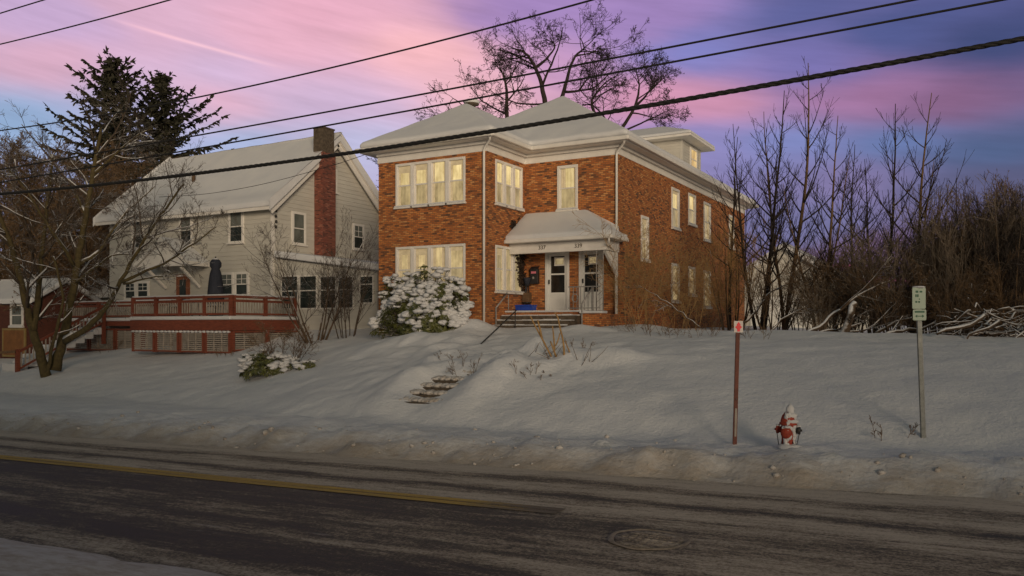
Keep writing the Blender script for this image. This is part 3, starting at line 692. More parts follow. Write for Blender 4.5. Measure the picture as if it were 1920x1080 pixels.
    # doors
    for (a, b_, c, d) in (d1, d2):
        fr = MB(); w = .11
        mbox(fr, 'x', BY1, a, a + w, -.12, .03, c, d); mbox(fr, 'x', BY1, b_ - w, b_, -.12, .03, c, d); mbox(fr, 'x', BY1, a + w, b_ - w, -.12, .034, d - .13, d)
        i0, i1, jd = a + w, b_ - w, d - .13
        # slab with two glazed lights
        s = .10
        mbox(fr, 'x', BY1, i0, i0 + s, -.08, -.03, c, jd); mbox(fr, 'x', BY1, i1 - s, i1, -.08, -.03, c, jd)
        mbox(fr, 'x', BY1, i0 + s, i1 - s, -.08, -.032, c, c + .68); mbox(fr, 'x', BY1, i0 + s, i1 - s, -.08, -.032, c + 1.33, c + 1.39); mbox(fr, 'x', BY1, i0 + s, i1 - s, -.08, -.032, jd - .12, jd)
        df_ = fr.build('door', M['door'], H, .006, 1)
        pn = MB(); mbox(pn, 'x', BY1, i0 + s, i1 - s, -.07, -.06, c + .68, jd - .12); pn.build('door_pane', M['doorglass'], df_)
        bl = MB(); mbox(bl, 'x', BY1, i0 + s + .14, i1 - s - .01, -.059, -.045, jd - .48, jd - .16); mbox(bl, 'x', BY1, i0 + s + .18, i1 - s - .05, -.0445, -.0435, jd - .43, jd - .21, 1); bl.build('door_light', [M['trim'], M['lit_dim']], df_)
        hd = MB(); mbox(hd, 'x', BY1, i0 + .03, i0 + .06, -.03, .03, c + 1.0, c + 1.16); hd.build('handle', M['iron'], df_)
    # porch roof
    pr = thing_part = None
    rb = MB(); x0, x1, yf, ze, zt = BX1 + .01, -10.85, 26.05, 5.42, 6.62
    lowr = [(x0, yf, ze), (x1, yf, ze), (x1, 27.66, ze), (BX2 + .01, 27.66, ze), (BX2 + .01, BY1 - .01, ze), (x0, BY1 - .01, ze)]
    rb.v += [(p_[0], p_[1], ze) for p_ in lowr] + [(p_[0], p_[1], ze + .22) for p_ in lowr] + [(x0, BY1 - .01, zt), (-12.45, BY1 - .01, zt), (BX2 + .01, BY1 - .01, 5.95)]
    rb.face((5, 4, 3, 2, 1, 0))
    for i in (0, 1, 2): rb.face((i, i + 1, i + 7, i + 6))
    rb.face((6, 7, 13, 12)); rb.face((7, 8, 9, 14, 13)); rb.face((0, 6, 12, 11, 5))
    pro = soften(rb.build('porch_roof', M['rsnow'], H, .09, 4), .07, 4)
    ge = MB(); ge.box(x0, x1 + .03, yf - .06, yf + .02, ze - .06, ze + .07); ge.box(x1 - .02, x1 + .04, yf + .02, 27.66, ze - .06, ze + .07); ge.build('porch_gutter', M['trim'], pro, .03, 2)
    pc = MB(); pc.box(x0, x1 - .1, yf + .08, BY1 - .02, ze - .05, ze - .005); pc.build('porch_ceiling', M['trim'], pro)
    bm = MB(); bm.box(x0 + .01, -11.15, 26.38, 26.56, ze - .42, ze - .055); bm.box(-11.33, -11.15, 26.56, BY1 - .02, ze - .42, ze - .055); bm.build('porch_beam', M['trim'], H, .01, 1)
    for (x, s_) in ((-13.78, '337'), (-12.35, '339')):
        cu = bpy.data.curves.new('house_number', 'FONT'); cu.body = s_; cu.size = .2; cu.extrude = .006
        tmp = bpy.data.objects.new('tmp', cu); me = bpy.data.meshes.new_from_object(tmp); bpy.data.objects.remove(tmp); o = bpy.data.objects.new('house_number', me); COL.objects.link(o); me.materials.clear(); me.materials.append(M['stone']); o.parent = H; o.rotation_euler = (R_(90), 0, 0)
        o.location = Vector((x, 26.372, ze - .30)) - Vector(ORG[H.name])
    br = MB()
    for (xx) in (-11.24,):                                # tall triangular bracket on the right end
        br.poly([(xx - .05, 26.42, 4.98), (xx - .05, 27.55, 4.98), (xx - .05, 27.55, 4.15)][::-1]); br.poly([(xx + .05, 26.42, 4.98), (xx + .05, 27.55, 4.98), (xx + .05, 27.55, 4.15)])
        br.poly([(xx - .05, 26.42, 4.98), (xx - .05, 27.55, 4.15), (xx + .05, 27.55, 4.15), (xx + .05, 26.42, 4.98)])
    br.build('porch_bracket', M['trim'], H)
    ps = MB()
    for x in (-11.55, -11.30): ps.tube([(x, 26.47, 2.9), (x, 26.47, 5.0)], .022, 8)
    for i in range(9): ps.bar((-11.52, 26.47, 3.0 + i * .22), (-11.33, 26.47, 3.16 + i * .22 * 1.0), .012, .012)
    ps.build('porch_post', M['grey_iron'], H)
    pd_ = MB(); xx0, xx1, yy = -10.88, -11.24, 26.15
    pd_.tube([(xx0, 26.0, 5.38), (xx0 - .06, 26.1, 5.22), (xx1 + .05, 27.40, 5.0), (xx1 + .02, 27.43, 4.85), (xx1 + .02, 27.43, 2.3)], .04, 8); pd_.build('downspout', M['trim'], H)
    # porch floor, steps, side block
    fl = MB(); fl.box(BX1 + .01, -11.9, 26.1, BY1 - .01, 2.0, 2.86); fl.box(-11.9, -11.15, 25.95, BY1 - .01, 2.0, 2.80)
    fo = fl.build('porch_floor', M['brick'], H)
    fs_ = MB(); fs_.box(BX1 + .02, -11.86, 26.02, BY1 - .02, 2.862, 2.93); fs_.box(-11.95, -11.1, 25.88, 26.4, 2.81, 2.90); fs_.build('porch_floor_snow', M['capsnow'], fo, .03, 2)
    for i in range(3):
        sx0, sx1 = -15.1 - .12 * i, -11.95 - .1 * i; y1_ = 26.09 - .32 * i; zz = 2.76 - .17 * i
        st = MB(); st.box(sx0, sx1, y1_ - .34, y1_, 1.8, zz - .03); so = st.build('step', M['stone'], H)
        sn = MB(); rg = random.Random(i)
        x = sx0
        while x < sx1 - .05:
            w_ = min(rg.uniform(.25, .7), sx1 - x); sn.box(x, x + w_ - .004, y1_ - .30 + rg.uniform(0, .08), y1_ - .004, zz - .028, zz + rg.uniform(0.0, .035)); x += w_
        sn.build('step_snow', M['capsnow'], so, .025, 2)
    # porch side railing with a ring ornament
    rl = MB(); Y = 26.2
    for i in range(7): rl.bar((-12.45 + i * .14, Y, 2.9), (-12.45 + i * .14, Y, 3.72), .02, .02)
    rl.bar((-12.5, Y, 3.74), (-11.3, Y, 3.74), .035, .035); rl.bar((-12.5, Y, 3.0), (-11.3, Y, 3.0), .03, .03)
    ringp = [(-12.24 + .11 * math.cos(a * .524), Y - .02, 3.35 + .14 * math.sin(a * .524)) for a in range(13)]; rl.tube(ringp, .02, 6)
    rl.build('porch_railing', M['grey_iron'], H)
build_brick()

# ------------------------------------------------------------------ white house and its deck
WX0, WX1, WY0, WY1 = -39.0, -27.5, 27.0, 35.0
WEZ, WRZ = 7.95, 11.35
W = thing('white_house', 'white clapboard house with steep snowy gable roof and red brick chimney', 'house', (-33, 27, 2.2))
def clap(mb, ax, plane, zs0, zs1, lim, c=.2, mi=0):
    z = zs0
    while z < zs1 - .01:
        z2 = min(z + c, zs1); (a0, a1), (b0, b1) = lim(z), lim(z2)
        mb.poly([mp(ax, plane, a0, .022, z), mp(ax, plane, a1, .022, z), mp(ax, plane, b1, 0, z2), mp(ax, plane, b0, 0, z2)], mi)
        mb.poly([mp(ax, plane, a0, 0, z), mp(ax, plane, a1, 0, z), mp(ax, plane, a1, .022, z), mp(ax, plane, a0, .022, z)], mi); z = z2
def build_white():
    mb = MB(); ym = (WY0 + WY1) / 2
    clap(mb, 'x', WY0, 1.6, WEZ + .2, lambda z: (WX0, WX1))
    def gl(z):
        if z <= WEZ: return (WY0, WY1)
        h = (WRZ - .1 - z) / (WRZ - .1 - WEZ) * (WY1 - WY0) / 2; h = max(h, .01); return (ym - h, ym + h)
    clap(mb, 'y', WX1, 1.6, WRZ - .12, gl)
    mb.poly([(WX0, WY0, 1), (WX0, WY0, WEZ), (WX0, ym, WRZ - .1), (WX0, WY1, WEZ), (WX0, WY1, 1)]); mb.poly([(WX0, WY1, 1), (WX0, WY1, WEZ), (WX1, WY1, WEZ), (WX1, WY1, 1)])
    mb.build('wall', M['siding'], W)
    # corner boards
    cb = MB(); cb.box(WX1 - .09, WX1 + .03, WY0 - .035, WY0 - .022, 1.6, WEZ); cb.box(WX1 + .022, WX1 + .032, WY0 - .022, WY0 + .1, 1.6, WEZ); cb.build('corner_board', M['trim'], W)
    # roof: eaves trim then snow slab
    o, oy = .42, .5; k = (WRZ - WEZ) / ((WY1 - WY0) / 2); zE = WEZ - k * oy + .12; xa, xb = WX0 - o, WX1 + o
    prof = [(WY0 - oy, zE), (ym, WRZ + .12), (WY1 + oy, zE)]
    rf = MB()
    def slab(mb, t0, t1, xa, xb, e):
        pts = [(WY0 - oy - e, zE + t0 - k * e), (ym, WRZ + .12 + t0), (WY1 + oy + e, zE + t0 - k * e), (WY1 + oy + e, zE + t1 - k * e), (ym, WRZ + .12 + t1), (WY0 - oy - e, zE + t1 - k * e)]
        b = len(mb.v)
        for x in (xa, xb): mb.v.extend((x, y, z) for y, z in pts)
        mb.face([b + i for i in (0, 1, 4, 5)][::-1]); mb.face([b + i for i in (1, 2, 3, 4)][::-1]); mb.face([b + 6 + i for i in (0, 1, 4, 5)]); mb.face([b + 6 + i for i in (1, 2, 3, 4)])
        for i in range(6): j = (i + 1) % 6; mb.face((b + i, b + j, b + 6 + j, b + 6 + i)[::-1])
    slab(rf, -.14, 0, xa, xb, 0); ro = rf.build('roof', M['trim'], W)
    sn = MB(); slab(sn, .004, .26, xa - .03, xb + .03, .04); soften(sn.build('roof_snow', M['rsnow'], ro, .09, 4), .09, 5)
    rk = MB()                                             # deep rake boards on the gable
    for (ya, za, yb, zb) in ((WY0 - oy + .1, zE - .2, ym, WRZ - .12), (ym, WRZ - .12, WY1 + oy - .1, zE - .2)): rk.bar((WX1 + .30, ya, za), (WX1 + .30, yb, zb), .06, .26)
    rk.box(xa + .05, WX1 + .2, WY0 - .42, WY0, WEZ - .20, WEZ - .12); rk.build('rake_board', M['trim'], W)
    ch = MB(); ch.box(WX1 + .02, WX1 + .55, 29.65, 30.55, 3.5, 10.6); co = ch.build('chimney', M['chimney'], W)
    c2 = MB(); c2.box(WX1 - .10, WX1 + .50, 29.72, 30.50, 10.602, 11.75); c2.box(WX1 - .13, WX1 + .53, 29.69, 30.53, 11.752, 11.82); c2.build('chimney_top', M['stone'], co)
    for (a, b, c, d) in ((-30.27, -29.27, 6.2, 7.72), (-33.65, -32.7, 6.22, 7.72), (-37.2, -36.25, 6.25, 7.7)):
        window(W, 'x', WY0, a, b, c, d, M['blind'], M['dglass'], .03, .1, .06, snow=False)
    for (a, b, c, d) in ((-30.85, -29.9, 3.75, 4.85), (-29.88, -28.93, 3.75, 4.85), (-37.8, -36.85, 3.7, 4.6), (-36.83, -35.85, 3.7, 4.6)):
        window(W, 'x', WY0, a, b, c, d, M['blind'] if a > -32 else M['dglass'], M['dglass'], .03, .1, .06, snow=False, muntin=True)
    for (a, b, c, d) in ((28.15, 29.08, 6.15, 7.65), (32.4, 33.3, 6.25, 7.55)): window(W, 'y', WX1, a, b, c, d, M['blind'], M['blind'] if a < 30 else M['dglass'], .03, .1, .06, snow=False, muntin=a > 30)
    window(W, 'y', WX1, 30.62, 31.25, 8.9, 10.05, M['blind'], M['blind'], .03, .07, .05, snow=False)
    dr_ = MB(); mbox(dr_, 'x', WY0, -33.85, -32.9, 0, .05, 2.7, 4.85); do = dr_.build('door', M['browndoor'], W)
    dp = MB(); mbox(dp, 'x', WY0, -33.6, -33.15, .05, .06, 3.6, 4.6); dp.build('door_pane', M['dglass'], do)
    # gabled hood over the door, on angled brackets
    hd = MB(); xa_, xb_, xm, ze_, zp, y0 = -35.3, -31.5, -33.4, 5.15, 6.35, 25.7
    for s in (-1, 1):
        xe = xa_ if s < 0 else xb_
        pts = [(xe, ze_), (xm, zp), (xm, zp + .2), (xe, ze_ + .2)]; b = len(hd.v)
        for y in (y0, WY0 - .02): hd.v.extend((x, y, z) for x, z in pts)
        hd.face((b, b + 1, b + 2, b + 3)); hd.face((b + 7, b + 6, b + 5, b + 4)); hd.face((b, b + 4, b + 5, b + 1)); hd.face((b + 3, b + 2, b + 6, b + 7), 1); hd.face((b, b + 3, b + 7, b + 4)); hd.face((b + 1, b + 5, b + 6, b + 2))
    hd.poly([(xa_ + .15, y0 + .05, ze_), (xb_ - .15, y0 + .05, ze_), (xm, y0 + .05, zp - .05)])
    ho = hd.build('door_hood', [M['trim'], M['rsnow']], W)
    for x in (-34.6, -32.2):
        bb = MB(); bb.bar((x, WY0 - .05, 4.2), (x, y0 + .2, 5.1), .12, .12); bb.build('hood_bracket', M['trim'], ho)
    # vent pipe through the roof
    vp = MB(); vp.tube([(-34.6, 28.6, 9.0), (-34.6, 28.6, 10.0)], .09, 8); vp.build('vent_pipe', M['wood'], W)
    ins = MB()
    for i in range(5): ins.lathe([(.02, 0), (.06, .02), (.06, .10), (.03, .13)], (WX1 + .08, WY0 + .12 + .02 * (i % 2), 6.75 + i * .24), 8)
    ins.build('insulator', M['iron'], W)
    # glazed lean-to porch on the gable side
    sx0, sx1, sy0, sy1 = WX1 + .03, -21.8, 27.3, 33.0; zt0, zt1 = 5.45, 4.72
    sm = MB(); clap(sm, 'x', sy0, 1.6, 4.75, lambda z: (sx0, sx1), .2)
    sm.poly([(sx1, sy0, 1), (sx1, sy1, 1), (sx1, sy1, 4.7), (sx1, sy0, 4.7)]); sm.poly([(sx0, sy0, 4.75), (sx1, sy0, 4.70), (sx0, sy0, 5.4)])
    so = sm.build('sunroom', M['siding'], W)
    sr = MB(); b = 0
    for (x, z) in ((sx0, zt0 + .2), (sx1 + .35, zt1 + .12)):
        for y in (sy0 - .3, sy1): sr.v += [(x, y, z - .2), (x, y, z + .1)]
    for f in ((0, 1, 3, 2), (4, 6, 7, 5), (0, 4, 5, 1), (2, 3, 7, 6), (1, 5, 7, 3), (0, 2, 6, 4)): sr.face(f)
    sr.build('sunroom_roof', M['rsnow'], so, .07, 3)
    for (a, b_, c, d) in ((-27.25, -26.2, 3.1, 4.62), (-26.15, -25.1, 3.1, 4.6), (-24.95, -24.0, 3.1, 4.55), (-23.95, -23.05, 3.1, 4.5), (-22.75, -21.98, 3.3, 4.5)):
        wf = MB(); wv = .06
        mbox(wf, 'x', sy0, a, a + wv, .0, .06, c, d); mbox(wf, 'x', sy0, b_ - wv, b_, 0, .06, c, d); mbox(wf, 'x', sy0, a + wv, b_ - wv, 0, .058, d - wv, d); mbox(wf, 'x', sy0, a + wv, b_ - wv, 0, .058, c, c + wv); mbox(wf, 'x', sy0, a + wv, b_ - wv, 0, .05, c + .8, c + .85)
        mbox(wf, 'x', sy0, a + wv, b_ - wv, .024, .032, c + wv, d - wv, 1)
        wf.build('sunroom_window', [M['trim'], M['dglass']], so)
build_white()

def railing(par, p, q, zf, zt, mat_post, posts, name='railing', snow=True):
    """p, q: xy ends; floor zf, top zt."""
    p = Vector((*p, 0)); q = Vector((*q, 0)); L = (q - p).length; d = (q - p) / L
    mb = MB(); n = int(L / .145)
    mb.bar(p + Vector((0, 0, zt)), q + Vector((0, 0, zt)), .10, .09); mb.bar(p + Vector((0, 0, zt - .16)), q + Vector((0, 0, zt - .16)), .05, .10); mb.bar(p + Vector((0, 0, zf + .12)), q + Vector((0, 0, zf + .12)), .05, .08)
    for i in range(n):
        c = p + d * (L * (i + .5) / n); mb.bar(c + Vector((0, 0, zf + .1)), c + Vector((0, 0, zt - .2)), .045, .045, 1)
    r = mb.build(name, [M['redwood'], M['lattice']], par)
    for i in range(posts):
        c = p + d * (L * i / (posts - 1)); po = MB(); po.box(c.x - .07, c.x + .07, c.y - .07, c.y + .07, zf - .1, zt + .06); po.build('railing_post', M['redwood'], par)
    if snow:
        s = MB(); s.bar(p + Vector((0, 0, zt + .075)), q + Vector((0, 0, zt + .075)), .14, .06); s.build('railing_snow', M['capsnow'], r, .025, 2)
    return r
def lattice(par, p, q, z0, z1):
    p = Vector((*p, 0)); q = Vector((*q, 0)); L = (q - p).length; d = (q - p) / L; mb = MB(); n = int((z1 - z0) / .085)
    for i in range(n): z = z0 + .05 + i * (z1 - z0 - .06) / n; mb.bar(p + Vector((0, 0, z)), q + Vector((0, 0, z)), .02, .052)
    mb.bar(p + d * L * .33 + Vector((0, 0, z0)), p + d * L * .33 + Vector((0, 0, z1)), .05, .01); mb.bar(p + d * L * .66 + Vector((0, 0, z0)), p + d * L * .66 + Vector((0, 0, z1)), .05, .01)
    o = mb.build('lattice_panel', M['lattice'], par)
    fr = MB()
    for c in (p, q): fr.bar(c + Vector((0, 0, z0 - .05)), c + Vector((0, 0, z1 + .05)), .10, .10)
    fr.bar(p + Vector((0, 0, z0)), q + Vector((0, 0, z0)), .07, .06); fr.bar(p + Vector((0, 0, z1)), q + Vector((0, 0, z1)), .07, .08); fr.build('lattice_frame', M['redwood'], o)
DX0, DX1, DY0 = -32.0, -25.9, 23.2; DZ = 2.62
dk = thing('wooden_deck', 'raised red stained deck with lattice skirt in front of white house', 'deck', (-29, 24, 1.3))
f = MB(); f.box(DX0, DX1, DY0, WY0 - .05, DZ - .12, DZ); fo = f.build('deck_floor', M['redwood'], dk)
f = MB(); f.box(DX0 - .05, DX1 + .05, DY0 - .1, WY0 - .06, DZ + .004, DZ + .16); f.build('deck_snow', M['capsnow'], fo, .05, 2)
f = MB(); f.box(DX0 - .04, DX1 + .04, DY0 - .06, DY0, DZ - .42, DZ - .002); f.box(DX1, DX1 + .06, DY0, WY0 - .05, DZ - .42, DZ - .002); f.build('deck_fascia', M['redwood'], dk)
railing(dk, (DX0, DY0 + .08), (DX1 - .08, DY0 + .08), DZ + .12, 3.55, None, 5); railing(dk, (DX1 - .08, DY0 + .2), (DX1 - .08, WY0 - .2), DZ + .12, 3.55, None, 3)
for i in range(4): a = DX0 + (DX1 - DX0) * i / 4; lattice(dk, (a + .08, DY0 + .02), (a + 1.45, DY0 + .02), 1.32, 2.14)
for i in range(2): lattice(dk, (DX1, DY0 + .12 + i * 1.85), (DX1, DY0 + 1.85 + i * 1.85), 1.4 + .25 * i, 2.14)
f = MB(); rg = random.Random(2)
for i in range(26):
    x = DX0 + .1 + i * .235; f.blob((x, DY0 - .02, DZ - .48), .13, .06, .05, rg, 6, 4)
f.build('fascia_snow', M['capsnow'], dk)
d2 = thing('lower_deck', 'long red railed deck reaching left behind the bare tree', 'deck', (-36, 25.6, 1.3))
f = MB(); f.box(-40.5, DX0 - .12, 25.4, WY0 - .05, DZ - .25, DZ - .02); fo = f.build('deck_floor', M['redwood'], d2); f = MB(); f.box(-40.55, DX0 - .13, 25.32, WY0 - .06, DZ - .016, DZ + .14); f.build('deck_snow', M['capsnow'], fo, .05, 2)
railing(d2, (-40.4, 25.5), (DX0 - .2, 25.5), DZ + .1, 3.5, None, 4)
for i in range(4): a = -40.4 + i * 2.05; lattice(d2, (a + .08, 25.45), (a + 1.95, 25.45), 1.2, 2.2)
st = thing('deck_stairs', 'snow covered stairs with red handrail descending from the long deck', 'stairs', (-37, 23.4, .7))
f = MB()
for i in range(9): f.box(-38.2, -36.95, 25.2 - i * .45 - .45, 25.2 - i * .45, 1.95 - i * .2, 2.3 - i * .2)
f.build('stair_flight', M['capsnow'], st, .04, 2)
f = MB(); p0, p1 = Vector((-36.9, 25.2, 3.3)), Vector((-36.6, 21.0, 1.25)); f.bar(p0, p1, .09, .10); f.bar(p0 - Vector((0, 0, .75)), p1 - Vector((0, 0, .75)), .06, .08)
for i in range(22): c = p0.lerp(p1, (i + .5) / 22); f.bar(c - Vector((0, 0, .75)), c - Vector((0, 0, .05)), .045, .045, 1)
f.box(-36.75, -36.6, 20.9, 21.05, .0, 1.35); f.box(-36.98, -36.83, 25.15, 25.3, 1.5, 3.35); f.build('handrail', [M['redwood'], M['lattice']], st)
f = MB(); f.bar((-36.68, 20.9, 1.25), (-37.9, 20.3, 1.18), .1, .12); f.box(-37.95, -37.8, 20.25, 20.4, -.2, 1.45); f.build('newel_post', M['wood'], st)
# folded umbrella
def build_umbrella():
    x, y = -28.85, 25.0; u = thing('patio_umbrella', 'folded navy patio umbrella on the wooden deck', 'umbrella', (x, y, DZ + .15))
    mb = MB(); n = 16; prof = [(.34, 3.30), (.36, 3.5), (.33, 3.9), (.29, 4.3), (.24, 4.65), (.17, 4.85), (.24, 4.95), (.25, 5.1), (.17, 5.24), (.05, 5.3)]
    b = 0
    for (r, z) in prof:
        for j in range(n * 2): a = 6.283 * j / (2 * n); q = r * (1 - (.28 if j % 2 else 0)); mb.v.append((x + q * math.cos(a), y + q * math.sin(a), z))
    for i in range(len(prof) - 1):
        for j in range(2 * n): j2 = (j + 1) % (2 * n); mb.face((i * 2 * n + j, i * 2 * n + j2, (i + 1) * 2 * n + j2, (i + 1) * 2 * n + j), 0, True)
    mb.build('canopy', M['navy'], u)
    p = MB(); p.tube([(x, y, DZ + .15), (x, y, 5.38)], .03, 8); p.build('pole', M['iron'], u); p = MB(); p.lathe([(.3, 0), (.3, .06), (.06, .12)], (x, y, DZ + .15), 14); p.build('base', M['iron'], u)
    s = MB(); s.blob((x, y, 5.27), .15, .15, .05, random.Random(1), 9, 5); s.build('snow_cap', M['capsnow'], u)
build_umbrella()
def deck_chair(x, y, rz, label):
    c = thing('deck_chair', label, 'chair', (0, 0, 0), 'dark patio chairs on the deck'); z = 0
    mb = MB(); mb.box(-.25, .25, -.25, .25, .40, .44)
    mb.build('seat', M['iron'], c); b = MB()
    for i in range(6): b.bar((-.2 + i * .08, .25, .44), (-.2 + i * .08, .31, .95), .02, .02)
    b.bar((-.25, .31, .96), (.25, .31, .96), .04, .05); b.bar((-.25, .28, .68), (.25, .28, .68), .03, .04); b.build('backrest', M['iron'], c)
    for sx in (-1, 1):
        for sy in (-1, 1): l = MB(); l.bar((sx * .23, sy * .23, 0), (sx * .23, sy * .23, .40), .035, .035); l.build('leg', M['iron'], c)
        a = MB(); a.bar((sx * .27, -.22, .62), (sx * .27, .28, .64), .04, .03); a.bar((sx * .27, -.22, .44), (sx * .27, -.22, .62), .03, .03); a.build('arm', M['iron'], c)
    s = MB(); s.box(-.22, .22, -.22, .22, .442, .54); s.build('seat_snow', M['capsnow'], c, .05, 2)
    c.location = (x, y, DZ + .15); c.rotation_euler = (0, 0, rz); return c
ch1 = deck_chair(-28.2, 24.4, .4, 'dark metal chair on the deck right of the folded umbrella')
copy_tree(ch1, (-30.9, 24.5, DZ + .15), -.5, 1, 'dark metal chair on the deck left of the snowy table')
tb = thing('deck_table', 'low dark patio table between deck chairs under snow', 'table', (-30.0, 24.7, DZ + .15))
f = MB(); f.lathe([(.5, .62), (.5, .66)], (-30.0, 24.7, DZ + .15), 18); f.build('tabletop', M['iron'], tb)
for a in range(4): l = MB(); l.bar((-30 + .32 * math.cos(a * 1.57 + .8), 24.7 + .32 * math.sin(a * 1.57 + .8), DZ + .15), (-30 + .25 * math.cos(a * 1.57 + .8), 24.7 + .25 * math.sin(a * 1.57 + .8), DZ + .77), .04, .04); l.build('leg', M['iron'], tb)
f = MB(); f.blob((-30, 24.7, DZ + .83), .48, .48, .09, random.Random(4), 14, 6, .05); f.build('table_snow', M['capsnow'], tb)

# ------------------------------------------------------------------ buildings further off
def gable_house(name, label, x0, x1, y0, y1, zb, ze, zr, ridge, mw, ov=.4):
    h = thing(name, label, 'house' if 'house' in name else 'shed' if 'shed' in name else 'garage', ((x0 + x1) / 2, y0, zb))
    mb = MB(); xm, ym = (x0 + x1) / 2, (y0 + y1) / 2
    if ridge == 'x':
        clap(mb, 'x', y0, zb, ze, lambda z: (x0, x1), .25); mb.poly([(x1, y0, zb), (x1, y1, zb), (x1, y1, ze), (x1, ym, zr), (x1, y0, ze)]); mb.poly([(x0, y1, zb), (x0, y0, zb), (x0, y0, ze), (x0, ym, zr), (x0, y1, ze)])
    else:
        def g(z):
            if z <= ze: return (x0, x1)
            q = max((zr - z) / (zr - ze) * (x1 - x0) / 2, .01); return (xm - q, xm + q)
        clap(mb, 'x', y0, zb, zr - .05, g, .25); mb.poly([(x1, y0, zb), (x1, y1, zb), (x1, y1, ze), (x1, y0, ze)]); mb.poly([(x0, y1, zb), (x0, y0, zb), (x0, y0, ze), (x0, y1, ze)])
    mb.poly([(x1, y1, zb), (x0, y1, zb), (x0, y1, ze), (x1, y1, ze)])
    mb.build('wall', mw, h)
    r = MB(); t = .28
    if ridge == 'x':
        k = (zr - ze) / (ym - y0); e = k * ov; pr = [(y0 - ov, ze - e), (ym, zr), (y1 + ov, ze - e), (y1 + ov, ze - e + t), (ym, zr + t), (y0 - ov, ze - e + t)]; r.v += [(x0 - ov, y, z) for y, z in pr] + [(x1 + ov, y, z) for y, z in pr]
    else:
        k = (zr - ze) / (xm - x0); e = k * ov; pr = [(x0 - ov, ze - e), (xm, zr), (x1 + ov, ze - e), (x1 + ov, ze - e + t), (xm, zr + t), (x0 - ov, ze - e + t)]; r.v += [(x, y0 - ov, z) for x, z in pr] + [(x, y1 + ov, z) for x, z in pr]
    for q in ((0, 1, 4, 5), (1, 2, 3, 4), (6, 7, 10, 11), (7, 8, 9, 10)): r.face(q)
    for i in range(6): j = (i + 1) % 6; r.face((i, j, 6 + j, 6 + i))
    ro = r.build('roof', M['rsnow'], h, .08, 3)
    return h
g1 = gable_house('neighbour_house', 'distant house under thick snow at far left', -78, -60.5, 38, 50, 1.4, 4.6, 9.4, 'x', M['siding'])
for a in (-76, -72, -67, -63): window(g1, 'x', 38, a, a + 1.0, 2.6, 4.0, M['dglass'], M['dglass'], .03, .1, .06, snow=False)
g2 = gable_house('low_garage', 'low garage with snowy roof beside the white house', -48.5, -39.6, 29.5, 36.0, 1.4, 4.1, 5.7, 'x', M['siding'])
window(g2, 'x', 29.5, -45, -44, 2.4, 3.6, M['dglass'], M['dglass'], .03, .1, .06, snow=False)
g3 = gable_house('red_shed', 'red boarded shed with white framed window and orange hatch', -46.5, -41.0, 24.2, 27.6, .4, 3.6, 4.6, 'x', pm('dull_red_boards', (.07, .022, .014), (.12, .036, .02), 4, .8, .2, stretch=(1, 1, 5)), .25)
window(g3, 'x', 24.2, -42.9, -41.75, 2.35, 3.5, M['blind'], M['blind'], .03, .12, .06, snow=True)
f = MB(); mbox(f, 'x', 24.2, -43.4, -41.6, .03, .09, .9, 2.15); o = f.build('hatch', M['orange'], g3); f = MB()
for (a, b, c, d) in ((-43.4, -41.6, 2.15, 2.25), (-43.4, -41.6, .8, .9), (-41.6, -41.5, .8, 2.25), (-43.5, -43.4, .8, 2.25)): mbox(f, 'x', 24.2, a, b, .03, .11, c, d)
f.build('hatch_frame', M['yellow'], o)
g4 = gable_house('white_garage', 'white garage with snowy gable roof behind bare saplings', -15.5, -7.0, 57, 66, 1.8, 4.9, 7.6, 'y', M['siding'])
f = MB(); mbox(f, 'x', 57, -13.5, -9.5, .03, .07, 1.9, 4.3); f.build('garage_door', M['door'], g4)

for (nm, lb, x0, x1, ze, zr) in (('shade_house', 'unseen cream house added across the street to shade the left lawn', -24, 11, 5.6, 9.6), ('shade_house', 'unseen cream house added across the street to shade the right lawn', 27, 62, 6.0, 9.6)):
    g5 = gable_house(nm, lb, x0, x1, -22, -12, -.2, ze, zr, 'x', M['siding'])  # unseen houses, added behind the camera to keep low sun off lawns and road
# ------------------------------------------------------------------ trees and shrubs
def rv(rng): return Vector((rng.gauss(0, 1), rng.gauss(0, 1), rng.gauss(0, 1))).normalized()
def spawn(out, pts, rad, L, lvl, rng, S):
    """children of a finished stem"""
    if lvl >= len(S['n']): return
    n = S['n'][lvl]; n = int(n) + (rng.random() < n - int(n)); k = len(pts)
    for _ in range(n):
        t = S['t0'][lvl] + (1 - S['t0'][lvl]) * rng.random(); x = t * (k - 1); i = min(int(x), k - 2); u = x - i
        p = pts[i].lerp(pts[i + 1], u); r = rad[i] + (rad[i + 1] - rad[i]) * u; d = (pts[i + 1] - pts[i]).normalized()
        ax = d.cross(rv(rng))
        if ax.length < .01: continue
        ang = R_(S['ang'][lvl]) * rng.uniform(.65, 1.3); q = Matrix.Rotation(ang, 3, ax.normalized()) @ d
        l = L * S['ratio'][lvl] * (1.15 - S.get('fall', .6) * t) * rng.uniform(.6, 1.25)
        grow(out, p, q, l, min(r * S.get('thin', .62), S['rmax'][lvl]), lvl + 1, rng, S)
def grow(out, p, d, L, r, lvl, rng, S):
    n = S['seg'][min(lvl, len(S['seg']) - 1)]; st = L / n; pts = [Vector(p)]; rad = [r]; d = Vector(d).normalized()
    j = S['jit'][min(lvl, len(S['jit']) - 1)]; up = S['up'][min(lvl, len(S['up']) - 1)]; tip = S.get('tip', .3)
    for i in range(n):
        d = (d + rv(rng) * j + Vector((0, 0, up))).normalized(); pts.append(pts[-1] + d * st); rad.append(max(r * (1 - (1 - tip) * (i + 1) / n), S['rmin']))
    out.setdefault(lvl, []).append((pts, rad)); spawn(out, pts, rad, L, lvl, rng, S)
